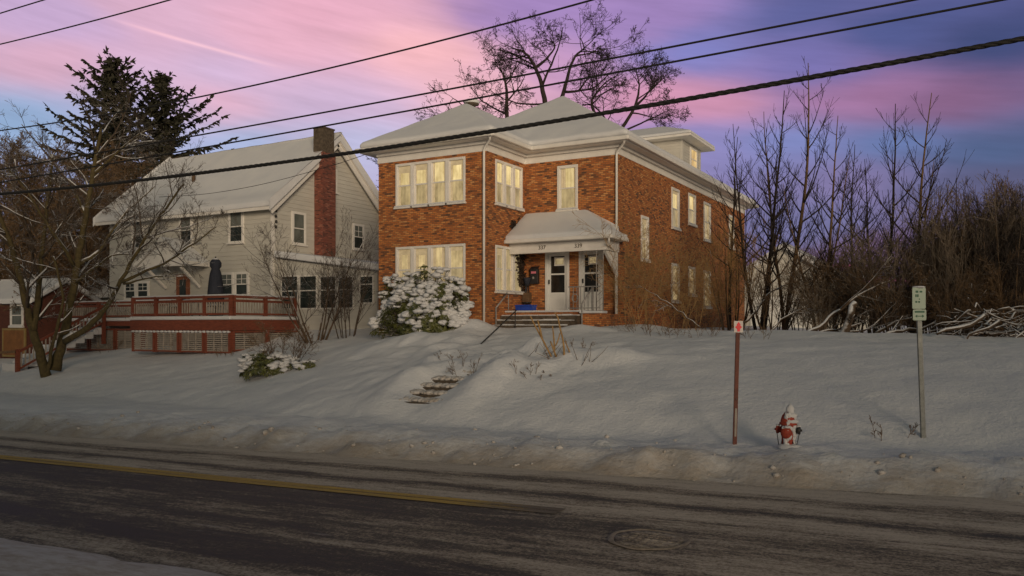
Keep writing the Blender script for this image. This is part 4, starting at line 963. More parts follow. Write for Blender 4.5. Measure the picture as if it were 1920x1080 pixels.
def smooth(pts, sub=4):
    P = [Vector(p) for p in pts]; P = [P[0] * 2 - P[1]] + P + [P[-1] * 2 - P[-2]]; o = []
    for i in range(1, len(P) - 2):
        for k in range(sub):
            t = k / sub; a, b, c, d = P[i - 1], P[i], P[i + 1], P[i + 2]
            o.append(.5 * ((2 * b) + (c - a) * t + (2 * a - 5 * b + 4 * c - d) * t * t + (3 * b - a - 3 * c + d) * t ** 3))
    o.append(P[-2]); return o
def limb(out, pts, r0, r1, rng, S, lvl=0, wob=.03):
    p = smooth(pts); n = len(p); rad = [r0 + (r1 - r0) * (i / (n - 1)) ** .8 for i in range(n)]
    L = sum((p[i + 1] - p[i]).length for i in range(n - 1)); p = [p[0]] + [q + rv(rng) * wob for q in p[1:]]
    out.setdefault(lvl, []).append((p, rad)); spawn(out, p, rad, L, lvl, rng, S)
def tree_meshes(out, par, trunk_mat, twig_mat, trunk_lv=(0,), names=('trunk', 'branches'), sides=(8, 5, 4, 3, 3), snow=None):
    a, b = MB(), MB()
    for lv, ls in out.items():
        mb = a if lv in trunk_lv else b
        for (p, r) in ls: mb.tube(p, r, sides[min(lv, len(sides) - 1)], 0, lv < 2)
    if a.v: a.build(names[0], trunk_mat, par, uv=False)
    if b.v: b.build(names[1], twig_mat, par, uv=False)
    if snow:
        s = MB(); rng = random.Random(8)
        for lv in snow:
            for (p, r) in out.get(lv, ()):
                run = []; rr = []
                for i in range(len(p) - 1):
                    d = (p[i + 1] - p[i]).normalized()
                    if abs(d.z) < .85 and rng.random() < .85:
                        run.append(p[i] + Vector((0, 0, r[i] * .75))); rr.append(max(r[i] * .75, .018) * rng.uniform(.8, 1.2))
                    else:
                        if len(run) > 1: s.tube(run, rr, 5)
                        run, rr = [], []
                if len(run) > 1: s.tube(run, rr, 5)
        if s.v: s.build('branch_snow', M['capsnow'], par, uv=False)

# bare multi-stemmed tree at left
def build_left_tree():
    rng = random.Random(11); b = hit(95, 702); f0 = (b - Vector((0, 0, 0))).dot(FW)
    t = thing('bare_tree', 'mossy forked bare tree with snow lined branches at left by deck', 'tree', tuple(b))
    S = dict(n=[12, 8, 6, 3], t0=[.3, .2, .15, .1], ang=[48, 45, 42, 40], ratio=[.38, .5, .5, .5], rmax=[.06, .022, .011, .007], seg=[8, 7, 5, 4, 3], jit=[.1, .16, .18, .2], up=[.05, .05, .03, .02], rmin=.005, thin=.6, fall=.5)
    def PX(l, df=0): return [at(x, y, f0 + d) for (x, y, d) in l]
    out = {}
    S2 = dict(S, n=[10, 8, 6, 3])
    limb(out, PX([(104, 695, 0), (116, 640, .1), (134, 560, .2), (150, 470, .3), (163, 390, .5), (178, 300, .7), (190, 240, .8)]), .22, .06, rng, S)
    limb(out, PX([(88, 712, -.2), (74, 660, -.3), (58, 610, -.5), (44, 550, -.8), (26, 480, -1), (6, 420, -1.2), (-20, 330, -1.5)]), .21, .06, rng, S2)
    limb(out, PX([(62, 620, -.5), (70, 570, -.2), (76, 510, .2), (84, 430, .5), (92, 350, .7), (100, 290, 1)]), .15, .04, rng, S2)
    limb(out, PX([(122, 640, 0), (165, 612, -.6), (200, 575, -1.2), (228, 525, -1.8), (262, 465, -2.2), (300, 405, -2.6), (345, 345, -3)]), .14, .028, rng, S2)
    limb(out, PX([(228, 528, -1.8), (275, 508, -2.2), (320, 488, -2.6), (365, 455, -3), (405, 425, -3.2)]), .075, .018, rng, dict(S, n=[9, 7, 5, 3]))
    limb(out, PX([(232, 532, -1.8), (280, 522, -2.5), (330, 512, -3)]), .05, .015, rng, dict(S, n=[5, 4, 3, 2]))
    limb(out, PX([(150, 495, .3), (185, 470, .8), (215, 425, 1.2), (250, 385, 1.6), (290, 350, 2)]), .08, .02, rng, dict(S, n=[9, 7, 5, 3]))
    limb(out, PX([(142, 530, .2), (175, 505, -.5), (210, 480, -1), (260, 478, -1.4)]), .06, .02, rng, dict(S, n=[9, 7, 5, 3]))
    limb(out, PX([(140, 500, .2), (110, 450, -.6), (75, 400, -1), (45, 350, -1.4), (10, 310, -1.8)]), .08, .02, rng, dict(S, n=[9, 7, 5, 3]))
    limb(out, PX([(160, 400, .5), (135, 350, 1), (95, 300, 1.4)]), .07, .02, rng, dict(S, n=[9, 7, 5, 3]))
    limb(out, PX([(172, 330, .7), (215, 290, .4), (250, 260, 0), (285, 240, -.3)]), .06, .015, rng, dict(S, n=[9, 7, 5, 3]))
    limb(out, PX([(88, 712, -.2), (100, 640, -.5), (118, 560, -1), (100, 480, -1.2)]), .08, .04, rng, dict(S, n=[3, 4, 4, 2]))
    tree_meshes(out, t, M['bark_moss'], M['bark_grey'], snow=(0, 1))
build_left_tree()

# great bare trees behind the brick house
def build_back_trees():
    S = dict(n=[8, 5, 5, 3, 1.5], t0=[.2, .15, .1, .1, .1], ang=[52, 50, 48, 46, 44], ratio=[.54, .60, .56, .52, .5], rmax=[.09, .042, .022, .014, .011], seg=[9, 8, 6, 5, 3], jit=[.1, .2, .24, .26, .28], up=[.02, .02, .02, .02, .02], rmin=.010, thin=.6, fall=.5)
    f0 = 56.0
    def P(l): return [at(x, y, f0 + d) for (x, y, d) in l]
    rng = random.Random(4); b = at(1030, 600, f0); b.z = 2.3
    t = thing('bare_tree', 'tallest dark leafless tree rising right behind the brick house roof', 'tree', tuple(b))
    out = {}
    out[0] = [(smooth([b, at(1030, 500, f0), at(1028, 350, f0), at(1025, 230, f0)]), [.36] * 13)]
    limb(out, P([(1026, 235, 0), (1018, 170, 0), (1003, 125, -.5), (985, 100, -1), (960, 90, -1.5)]), 0.222, 0.040, rng, S)
    limb(out, P([(1003, 128, -.5), (1025, 110, 0), (1040, 85, .5), (1022, 72, 1)]), 0.118, 0.024, rng, S)
    limb(out, P([(1028, 235, 0), (1055, 178, .6), (1065, 140, 1), (1078, 105, 1.4), (1095, 90, 1.8), (1088, 72, 2)]), 0.192, 0.024, rng, S)
    limb(out, P([(1080, 105, 1.4), (1110, 98, 1.6), (1122, 88, 2)]), 0.067, 0.016, rng, dict(S, n=[6, 5, 4, 3, 1]))
    limb(out, P([(1058, 172, .6), (1090, 170, 0), (1120, 160, -1), (1150, 130, -2)]), 0.104, 0.024, rng, S)
    limb(out, P([(1020, 195, 0), (980, 195, -1), (945, 185, -2), (920, 170, -3)]), 0.074, 0.024, rng, S)
    tree_meshes(out, t, M['bark_dark'], M['bark_dark'])
    rng = random.Random(14); b = at(950, 600, f0 - 2); b.z = 2.3
    t = thing('bare_tree', 'slim leafless tree at left behind the front roof peak', 'tree', tuple(b)); out = {}
    out[0] = [(smooth([b, at(952, 400, f0 - 2), at(951, 240, f0 - 2)]), [.22] * 9)]
    limb(out, P([(951, 245, -2), (950, 180, -2), (945, 145, -2), (925, 115, -2)]), 0.163, 0.024, rng, S)
    limb(out, P([(951, 190, -2), (975, 160, -1), (985, 140, -1)]), 0.067, 0.016, rng, dict(S, n=[6, 5, 4, 3, 1]))
    limb(out, P([(951, 215, -2), (905, 190, -3), (880, 160, -3)]), 0.074, 0.016, rng, dict(S, n=[5, 4, 4, 3, 1]))
    limb(out, P([(951, 240, -2), (890, 215, -3), (850, 185, -3), (838, 215, -3)]), 0.059, 0.016, rng, dict(S, n=[5, 4, 4, 3, 1]))
    limb(out, P([(951, 245, -2), (880, 225, -3), (820, 215, -3)]), 0.052, 0.016, rng, dict(S, n=[5, 4, 4, 3, 1]))
    tree_meshes(out, t, M['bark_dark'], M['bark_dark'])
    rng = random.Random(24); b = at(1165, 600, f0 + 2); b.z = 2.3
    t = thing('bare_tree', 'wide dense leafless tree behind the dormer of brick house', 'tree', tuple(b)); out = {}
    out[0] = [(smooth([b, at(1160, 400, f0 + 2), at(1150, 260, f0 + 2)]), [.28] * 9)]
    limb(out, P([(1150, 265, 2), (1190, 200, 2), (1198, 160, 2), (1190, 125, 2)]), 0.148, 0.024, rng, S)
    limb(out, P([(1185, 205, 2), (1225, 165, 3), (1250, 140, 3)]), 0.089, 0.016, rng, S)
    limb(out, P([(1150, 265, 2), (1110, 200, 1), (1130, 160, 1), (1160, 140, 1)]), 0.148, 0.024, rng, S)
    limb(out, P([(1160, 250, 2), (1215, 225, 3), (1260, 205, 3)]), 0.089, 0.016, rng, S)
    limb(out, P([(1150, 262, 2), (1130, 215, 2), (1100, 195, 2), (1070, 215, 2)]), 0.089, 0.016, rng, dict(S, n=[5, 4, 4, 3, 1]))
    tree_meshes(out, t, M['bark_dark'], M['bark_dark'])
build_back_trees()

# spruces
def spruce(px, py_top, f, rad, seed, label, lean=0):
    rng = random.Random(seed); top = at(px, py_top + 20, f); base = Vector((top.x, top.y, 1.5)); Ht = top.z - base.z
    t = thing('spruce_tree', label, 'tree', tuple(base))
    mb = MB(); mb.tube([base, base.lerp(top, .5), top], [.38, .22, .03], 8); mb.build('trunk', M['bark_dark'], t, uv=False)
    nd = MB(); tw = MB()
    def tuft(p, d, l, w):
        d = d.normalized(); s = d.cross(rv(rng)); s.normalize(); s *= w
        b = len(nd.v); nd.v += [tuple(p - s), tuple(p + s), tuple(p + d * l * .6 + s * .8), tuple(p + d * l), tuple(p + d * l * .6 - s * .8)]; nd.face((b, b + 1, b + 2, b + 3, b + 4))
    nw = int(Ht / .48)
    for i in range(nw):
        h = 1 - (i + rng.random() * .6) / nw; z = Ht * (.12 + .88 * h); rel = 1 - (z / Ht)          # 0 at the top
        ln = rad * (rel ** .62) * rng.uniform(.55, 1.1) + .2; nb = 5
        a0 = rng.random() * 6.28
        for k in range(nb):
            a = a0 + k * 6.283 / nb + rng.uniform(-.4, .4); L = ln * rng.uniform(.5, 1.3); out = Vector((math.cos(a), math.sin(a), 0))
            p = base + Vector((0, 0, z)); pts = [p]; slope = .55 - min(rel * 1.5, .75) + rng.uniform(-.2, .2); ns = max(4, int(L / .38)); cv = rng.uniform(.1, .45)
            for s_ in range(ns):
                q = (s_ + 1) / ns; pts.append(p + out * (L * q) + Vector((0, 0, L * (slope * q + cv * q * q))) + rv(rng) * .06)
            tw.tube(pts, [.05 * (1 - .8 * s_ / ns) for s_ in range(ns + 1)], 3, 0, False)
            side = Vector((-out.y, out.x, 0))
            for s_ in range(1, ns + 1):
                c = pts[s_]; q = s_ / ns; d = (pts[s_] - pts[s_ - 1]).normalized()
                tuft(c - d * .15, d, .5, .07)
                for w_ in range(5):
                    sd = side * rng.choice((-1, 1)); dd = (d * rng.uniform(.3, 1.0) + sd * rng.uniform(.3, 1) + Vector((0, 0, rng.uniform(-.8, .25)))).normalized()
                    l_ = rng.uniform(.3, .75) * (1.15 - .6 * q); c0 = c - d * rng.random() * .35
                    tuft(c0, dd, l_, .095); tuft(c0 + dd * l_ * .6, dd + rv(rng) * .5 + Vector((0, 0, -.35)), l_ * .6, .06); tuft(c0 + dd * l_ * .35, dd + rv(rng) * .8 + Vector((0, 0, -.5)), l_ * .55, .055)
    for i in range(30): q = rng.random(); tuft(base + Vector((0, 0, Ht * (1 - .07 * q))), rv(rng) + Vector((0, 0, .8)), .45, .07)
    tw.build('branches', M['bark_dark'], t, uv=False); nd.build('needles', M['needle'], t, uv=False)
spruce(214, 100, 58, 8.4, 3, 'pointed dark spruce with drooping branches, left of the pair')
spruce(303, 128, 64, 9.6, 7, 'broader dark spruce, right of the pair behind the white house')

# brown bare trees at far left
def twiggy(base, Ht, spread, seed, name, label, cat, S, nst, mats, group=None, lean=(0, 0), zup=1.0, snow=None, local=False, r0=None):
    rng = random.Random(seed); t = thing(name, label, cat, tuple(base), group); out = {}
    for i in range(nst):
        a = 6.283 * (i + rng.random() * .7) / max(nst, 1); d = Vector((math.cos(a) * spread * rng.uniform(.3, 1) + lean[0], math.sin(a) * spread * rng.uniform(.3, 1) + lean[1], zup))
        p = Vector(base) + Vector((math.cos(a), math.sin(a), 0)) * (.12 if nst > 1 else 0) * min(nst, 8) * .35 + Vector((0, 0, -.15))
        grow(out, p, d, Ht * rng.uniform(.72, 1.05), (r0 or .012 * Ht) * rng.uniform(.7, 1.1), 0, rng, S)
    tree_meshes(out, t, mats[0], mats[1], names=('stems', 'twigs') if nst > 1 else ('trunk', 'branches'), sides=(6, 4, 3, 3, 3), snow=snow)
    return t
SB = dict(n=[17, 10, 7, 3], t0=[.12, .15, .1, .1], ang=[52, 44, 42, 40], ratio=[.46, .5, .5, .5], rmax=[.09, .035, .016, .01], seg=[8, 6, 5, 3], jit=[.08, .14, .18, .2], up=[.04, .06, .05, .03], rmin=.012, thin=.6, fall=.6)
for (px, f, h_, sd, ns, lb) in ((20, 50, 12.0, 31, 4, 'dense brown leafless tree at the left picture edge'), (95, 49, 11.0, 33, 4, 'rounded brown leafless tree between left edge and spruces'), (165, 47, 10.0, 37, 4, 'brown leafless tree in front of the two spruces'),
        (225, 52, 10.5, 39, 3, 'brown leafless tree beside the white house corner'), (60, 57, 11.5, 43, 3, 'furthest brown leafless tree above the neighbour roof')):
    b = at(px, 640, f); twiggy((b.x, b.y, 1.4), h_, .55, sd, 'bare_tree', lb, 'tree', SB, ns, (M['bark_grey'], M['bark_brown']))
b = at(720, 610, 62); twiggy((b.x, b.y, 2.2), 11.5, .35, 41, 'bare_tree', 'leafless tree seen through the gap between the two houses', 'tree', dict(SB, n=[12, 8, 5, 2]), 2, (M['bark_dark'], M['bark_dark']))

# upright saplings on the right
SS = dict(n=[12, 5, 2], t0=[.25, .2, .15], ang=[46, 38, 36], ratio=[.46, .40, .42], rmax=[.034, .016, .009], seg=[10, 8, 5, 3], jit=[.035, .04, .06, .1], up=[.05, .13, .10, .05], rmin=.0055, thin=.5, fall=.75, tip=.12)
SAP = [(1428, 612, 30, 150, 51, 'tall forked sapling right beside the brick house corner', 3), (1472, 615, 31, 120, 52, 'tallest straight sapling in front of white garage', 2),
       (1368, 612, 37, 255, 53, 'thin sapling in front of the far end of brick wall', 1), (1540, 622, 28, 215, 54, 'leaning sapling between white garage and parking sign', 3),
       (1640, 628, 29, 190, 55, 'twin stemmed sapling left of the parking sign', 2), (1705, 628, 27, 170, 56, 'sapling rising behind the parking sign', 2), (1785, 630, 29, 330, 57, 'short thin sapling right of the parking sign', 1),
       (1880, 632, 27, 320, 58, 'thin sapling inside the thicket at right edge', 1), (1590, 625, 40, 260, 59, 'slender distant sapling behind the fallen logs', 2)]
def sapling(base, Ht, seed, label, ns, mat, lean=0):
    rng = random.Random(seed); t = thing('sapling', label, 'sapling', tuple(base), 'bare saplings on the right'); out = {0: [], 1: [], 2: [], 3: []}; B = Vector(base)
    def shoot(p, d, L, r, lvl, up, n=7):
        pts = [p]; rad = [r]; d = d.normalized()
        for i in range(n):
            d = (d + Vector((0, 0, up)) + rv(rng) * .045).normalized(); pts.append(pts[-1] + d * (L / n)); rad.append(max(r * (1 - .85 * (i + 1) / n), .0055))
        out[lvl].append((pts, rad)); return pts, rad
    for s_ in range(ns):
        a = rng.random() * 6.28; d = Vector((math.cos(a) * .20 * (ns > 1) + lean + rng.uniform(-.06, .06), math.sin(a) * .14 * (ns > 1), 1)); H_ = Ht * (1 if s_ == 0 else rng.uniform(.72, .9))
        P, Rr = shoot(B + Vector((math.cos(a), math.sin(a), 0)) * .12 * s_ - Vector((0, 0, .1)), d, H_, .0098 * Ht * (1 if s_ == 0 else .75), 0, .05, 14)
        nb = int(9 + Ht * .9 + rng.randint(0, 5)); a0 = rng.random() * 6.28
        for k in range(nb):
            q = .22 + .72 * (k + rng.random()) / nb; x = q * 14; i = min(int(x), 13); p = P[i].lerp(P[i + 1], x - i); r = Rr[i]
            a = a0 + k * 2.4 + rng.uniform(-.4, .4); L = H_ * (.46 * (1 - q) ** .85 + .05) * rng.uniform(.45, 1.15); o = Vector((math.cos(a), math.sin(a), rng.uniform(.35, 1.15)))
            Q, R2 = shoot(p, o, L, min(r * .6, .034), 1, rng.uniform(.07, .15), 8)
            for j in range(int(3 + L * 3.6)):
                u = rng.uniform(.15, .95); m_ = min(int(u * 8), 7); c = Q[m_].lerp(Q[m_ + 1], u * 8 - m_); dd = (Q[m_ + 1] - Q[m_]).normalized() + rv(rng) * .75 + Vector((0, 0, .25))
                T, R3 = shoot(c, dd, L * rng.uniform(.12, .42) * (1.1 - .6 * u) + .08, min(R2[m_] * .6, .010), 2, .08, 4)
                if L > 1.2 and rng.random() < .5: shoot(T[2], (T[3] - T[2]).normalized() + rv(rng) * .8, .25, .006, 3, .05, 2)
    tree_meshes(out, t, mat, M['bark_dark'], sides=(7, 5, 3, 3))
for (px, py, f, ty, sd, lb, ns) in SAP:
    b = at(px, py, f); z = gz(b.x, b.y); Ht = EYE + f * (HOR - ty) / FPX - z
    sapling((b.x, b.y, z), Ht, sd, lb, ns, M['bark_dark'] if sd % 2 else M['bark_brown'], {54: .08}.get(sd, 0))
# mid-height tangled shrubs (prototype kinds, then copies)
S1 = dict(n=[8, 5, 3], t0=[.2, .12, .1], ang=[38, 42, 44], ratio=[.45, .5, .5], rmax=[.018, .010, .007], seg=[8, 6, 4, 3], jit=[.09, .14, .18, .2], up=[-.01, .03, .02, .01], rmin=.0045, thin=.6, fall=.5, tip=.2)
S2 = dict(n=[10, 6, 3], t0=[.15, .1, .1], ang=[26, 30, 34], ratio=[.42, .5, .5], rmax=[.016, .009, .006], seg=[8, 6, 4, 3], jit=[.05, .08, .1, .12], up=[.03, .06, .04, .02], rmin=.0045, thin=.6, fall=.6, tip=.2)
def place(proto, px, py, f, rz, sc, label, group=None):
    b = at(px, py, f); return copy_tree(proto, (b.x, b.y, gz(b.x, b.y) - .05), rz, sc, label, group)
def first(kind, px, py, f, Ht, spread, seed, label, cat, S, nst, mats, group, name='bare_shrub', snow=None, r0=None):
    b = at(px, py, f); z = gz(b.x, b.y)
    return twiggy((b.x, b.y, z), Ht, spread, seed, name, label, cat, S, nst, mats, group, snow=snow, r0=r0)
G1 = 'tan brush along the brick side wall'
pa = first('a', 1205, 606, 28.5, 3.6, .42, 61, 'tan leafless shrub beside the porch end of brick wall', 'shrub', S1, 6, (M['bark_tan'], M['bark_tan']), G1, r0=.014)
pb_ = first('b', 1270, 608, 30.5, 3.8, .5, 62, 'tan leafless shrub under the middle side windows', 'shrub', S1, 6, (M['bark_tan'], M['bark_tan']), G1, r0=.014)
pc_ = first('c', 1375, 612, 31, 3.9, .34, 63, 'snow edged shrub at the far end of brick wall', 'shrub', S2, 9, (M['bark_snow'], M['bark_tan']), G1, snow=(0,), r0=.034)
for (pr, px, py, f, rz, sc, lb) in ((pb_, 1235, 608, 31.5, 2.0, .95, 'tan shrub below the tall stair window'),
                                   (pb_, 1338, 610, 34, 4.0, .85, 'tan shrub before the third lower side window'), (pa, 1180, 600, 27.2, 3.0, .75, 'small tan shrub hugging the porch downspout'),
                                   (pa, 1300, 615, 28.0, 5.0, .62, 'low tan shrub in the snow before the side wall')):
    place(pr, px, py, f, rz, sc, lb, G1)
G2 = 'tangled brush on the right lawn edge'
qa = first('a', 1450, 622, 29, 2.4, .5, 71, 'tangled brown shrub at the foot of the tall saplings', 'shrub', S1, 11, (M['bark_snow'], M['bark_brown']), G2, snow=(0,), r0=.032)
qb = first('b', 1550, 628, 27.5, 2.7, .42, 72, 'dark tangled shrub right of the white garage gable', 'shrub', dict(S1, n=[11, 7, 3]), 11, (M['bark_brown'], M['bark_brown']), G2, r0=.03)
qc = first('c', 1820, 634, 25, 3.9, .16, 73, 'tall upright brown shrub in the thicket right of the sign', 'shrub', dict(S2, n=[13, 6, 2]), 14, (M['bark_brown'], M['bark_brown']), G2, r0=.022)
qd = first('d', 1900, 638, 23.5, 3.7, .18, 74, 'tall upright shrub at the right picture edge', 'shrub', dict(S2, n=[13, 6, 2]), 14, (M['bark_brown'], M['bark_dark']), G2, r0=.022)
for (pr, px, py, f, rz, sc, lb) in ((qa, 1500, 625, 30, 2.2, .6, 'snow lined shrub before the white garage wall'),
    (qb, 1580, 628, 29, 4.1, .9, 'arching shrub beside the gap showing red sunset'), (qa, 1620, 632, 26.5, 5, .95, 'snow lined shrub left of the leaning snowy stump'),
    (qa, 1690, 636, 25, 3.3, .9, 'snowy tangle just left of the parking sign'),
    (qb, 1745, 636, 26, 2.5, 1.05, 'dark tangle just right of the parking sign'), (qc, 1770, 634, 27.5, 2.0, .9, 'upright shrub where the thicket begins'),
    (qd, 1850, 636, 24.5, 1.2, .98, 'upright shrub in the middle of the thicket'), (qc, 1875, 636, 26.5, 4.0, 1.08, 'tallest brown shrub of the thicket'),
    (qc, 1915, 636, 25.0, 5.2, 1.1, 'brown shrub behind the brush pile'), (qd, 1800, 634, 29, 3.0, 1.0, 'far upright shrub at the back of the thicket'), (qa, 1790, 638, 23.5, 1.4, .7, 'low snowy tangle left of the brush pile'),
    (qd, 1945, 638, 24.5, 2.7, 1.05, 'thicket shrub cut by the right frame edge'), (qc, 1735, 634, 29, 1.1, .8, 'upright brown shrub just behind the sign plate'), (qb, 1870, 638, 23.5, 2.9, .8, 'low fine shrub in front of the thicket'),  (qb, 1830, 632, 31, .9, 1.0, 'distant dark tangle behind the thicket')):
    place(pr, px, py, f, rz, sc, lb, G2)
M['bark_fine'] = snowy('fine_brush_twig', (.14, .105, .072), (.25, .195, .14), .72, 9, .9, .2, .6)
S3 = dict(n=[7, 4, 2], t0=[.15, .1, .1], ang=[30, 34, 36], ratio=[.42, .5, .5], rmax=[.012, .008, .006], seg=[8, 6, 4, 3], jit=[.07, .1, .12, .14], up=[.01, .05, .03, .02], rmin=.0048, thin=.6, fall=.5, tip=.25)
qe = first('e', 1590, 622, 28.5, 3.0, .42, 75, 'pale fine twigged shrub right of the garage roof', 'shrub', S3, 24, (M['bark_fine'], M['bark_fine']), G2, r0=.013)
qf = first('f', 1790, 636, 24.5, 3.7, .26, 76, 'pale fine twigged shrub right of the sign', 'shrub', S3, 26, (M['bark_fine'], M['bark_fine']), G2, r0=.014)
for (pr, px, py, f, rz, sc, lb) in ((qe, 1530, 626, 27, 2.4, .62, 'low pale fine shrub below the right garage roof slope'), (qe, 1570, 628, 31.5, 4.0, 1.05, 'pale fine shrub left of the sunset gap'),
    (qe, 1655, 632, 26, .5, 1.05, 'pale fine shrub midway between stump and sign'), (qe, 1700, 634, 26.5, 3.1, 1.1, 'pale fine shrub right behind the sign'),
    (qf, 1830, 636, 25.5, 1.3, 1.0, 'pale fine shrub at the front of the thicket'), (qf, 1865, 636, 24.5, 2.9, 1.0, 'pale fine shrub above the brush pile left end'), (qf, 1905, 638, 24, 4.4, 1.05, 'pale fine shrub above the brush pile'), (qf, 1750, 634, 26.5, 5.6, .95, 'pale fine shrub at the left end of the thicket'),
    (qf, 1940, 638, 24.5, .7, 1.0, 'pale fine shrub at the frame edge')):
    place(pr, px, py, f, rz, sc, lb, G2)
# shrub by the sunroom
sh = hit(592, 640)
twiggy(tuple(sh), 4.6, .62, 81, 'bare_shrub', 'wide leafless grey shrub between deck and glazed porch', 'shrub', dict(S1, n=[8, 6, 4], up=[.02, .04, .03, .02]), 9, (M['bark_snow'], M['bark_grey']), None, snow=(0,), r0=.045)
sh = hit(650, 632)
twiggy(tuple(sh), 3.2, .4, 82, 'bare_shrub', 'narrow leafless shrub before the glazed porch windows', 'shrub', dict(S2, n=[7, 5, 3]), 7, (M['bark_grey'], M['bark_grey']), None, r0=.028)
# fallen logs and brush pile
def log(name, label, pts, r0, r1, seed, mat='bark_snow', cat='log', br=5):
    rng = random.Random(seed); b = Vector(pts[0]); t = thing(name, label, cat, tuple(b)); out = {}
    S = dict(n=[br, 4, 2], t0=[.3, .2, .1], ang=[40, 42, 40], ratio=[.3, .45, .5], rmax=[.05, .02, .01], seg=[6, 5, 4, 3], jit=[.1, .15, .2, .2], up=[.05, .04, .02, 0], rmin=.006, thin=.55)
    limb(out, pts, r0, r1, rng, S, 0, .04); tree_meshes(out, t, M[mat], M['bark_snow'], names=('trunk', 'branches'))
def G(px, py, f, dz=0): p = at(px, py, f); return Vector((p.x, p.y, gz(p.x, p.y) + dz))
log('fallen_log', 'long snowy fallen trunk slanting up right from the lawn', [at(1485, 642, 24), at(1535, 612, 24.6), at(1575, 580, 25), at(1625, 545, 25.3), at(1680, 520, 26), at(1740, 488, 26.8)], .07, .022, 1)
log('fallen_log', 'thick snow topped log lying along the lawn edge', [at(1600, 640, 23.6), at(1640, 636, 23.8), at(1680, 622, 24.2), at(1735, 612, 24.6), at(1790, 580, 25)], .09, .03, 2)
log('fallen_log', 'leaning broken snowy stump in the middle of brush', [at(1575, 640, 24), at(1590, 600, 24.1), at(1604, 565, 24.2)], .14, .09, 3, br=2)
log('fallen_log', 'low branch arching left from the tall saplings', [at(1395, 606, 29), at(1425, 575, 29.2), at(1445, 545, 29.4), at(1500, 528, 30)], .05, .02, 4)
log('fallen_log', 'bent snowy limb resting low left of the parking sign', [at(1640, 628, 25), at(1690, 600, 25), at(1760, 585, 25.3), at(1830, 565, 25.5)], .06, .02, 5)
log('fallen_log', 'dark crossed branches on snow below the leaning trunk', [at(1500, 645, 24.2), at(1550, 620, 24.5), at(1620, 618, 24.8), at(1690, 560, 25.4)], .05, .015, 7, br=8)
log('fallen_log', 'thin snowy bough arching over the right lawn edge', [at(1430, 640, 26.5), at(1465, 600, 26.8), at(1510, 580, 27), at(1560, 590, 27.2)], .04, .012, 8, br=8)
log('fallen_log', 'diagonal snow covered pole crossing before the side wall', [at(1315, 615, 27), at(1280, 588, 27.4), at(1240, 560, 27.8), at(1200, 538, 28.2)], .022, .010, 6, br=5)
def brush_pile():
    rng = random.Random(9); c = at(1890, 622, 22); t = thing('brush_pile', 'heap of snow covered cut branches at the right edge', 'brush pile', (c.x, c.y, gz(c.x, c.y))); out = {}; mb = MB(); sn = MB()
    for i in range(90):
        p = c + RT * rng.uniform(-1.0, 1.3) + FW * rng.uniform(-.9, .9); p.z = gz(p.x, p.y) + rng.uniform(.0, .75); a = rng.uniform(.1, .7); d = (RT * -math.cos(a) * rng.choice((1, 1, 1, -1)) + FW * rng.uniform(-.8, .8) + Vector((0, 0, rng.uniform(-.75, .45)))).normalized(); L = rng.uniform(.5, 1.7)
        pts = smooth([p, p + d * L * .35 + rv(rng) * .12, p + d * L * .7 + rv(rng) * .16, p + d * L], 2); r = rng.choice((.01, .014, .018, .024, .045)) * rng.uniform(.8, 1.2); rr = [r * (1 - .4 * k / (len(pts) - 1)) for k in range(len(pts))]
        mb.tube(pts, rr, 6); k0 = rng.randint(0, 3)
        if i % 2: sn.tube([q + Vector((0, 0, r * .6)) for q in pts[k0:k0 + 4]], [x * .7 for x in rr[k0:k0 + 4]], 5)
    mb.build('sticks', M['bark_snow'], t, uv=False); sn.build('pile_snow', M['capsnow'], t, uv=False)
brush_pile()

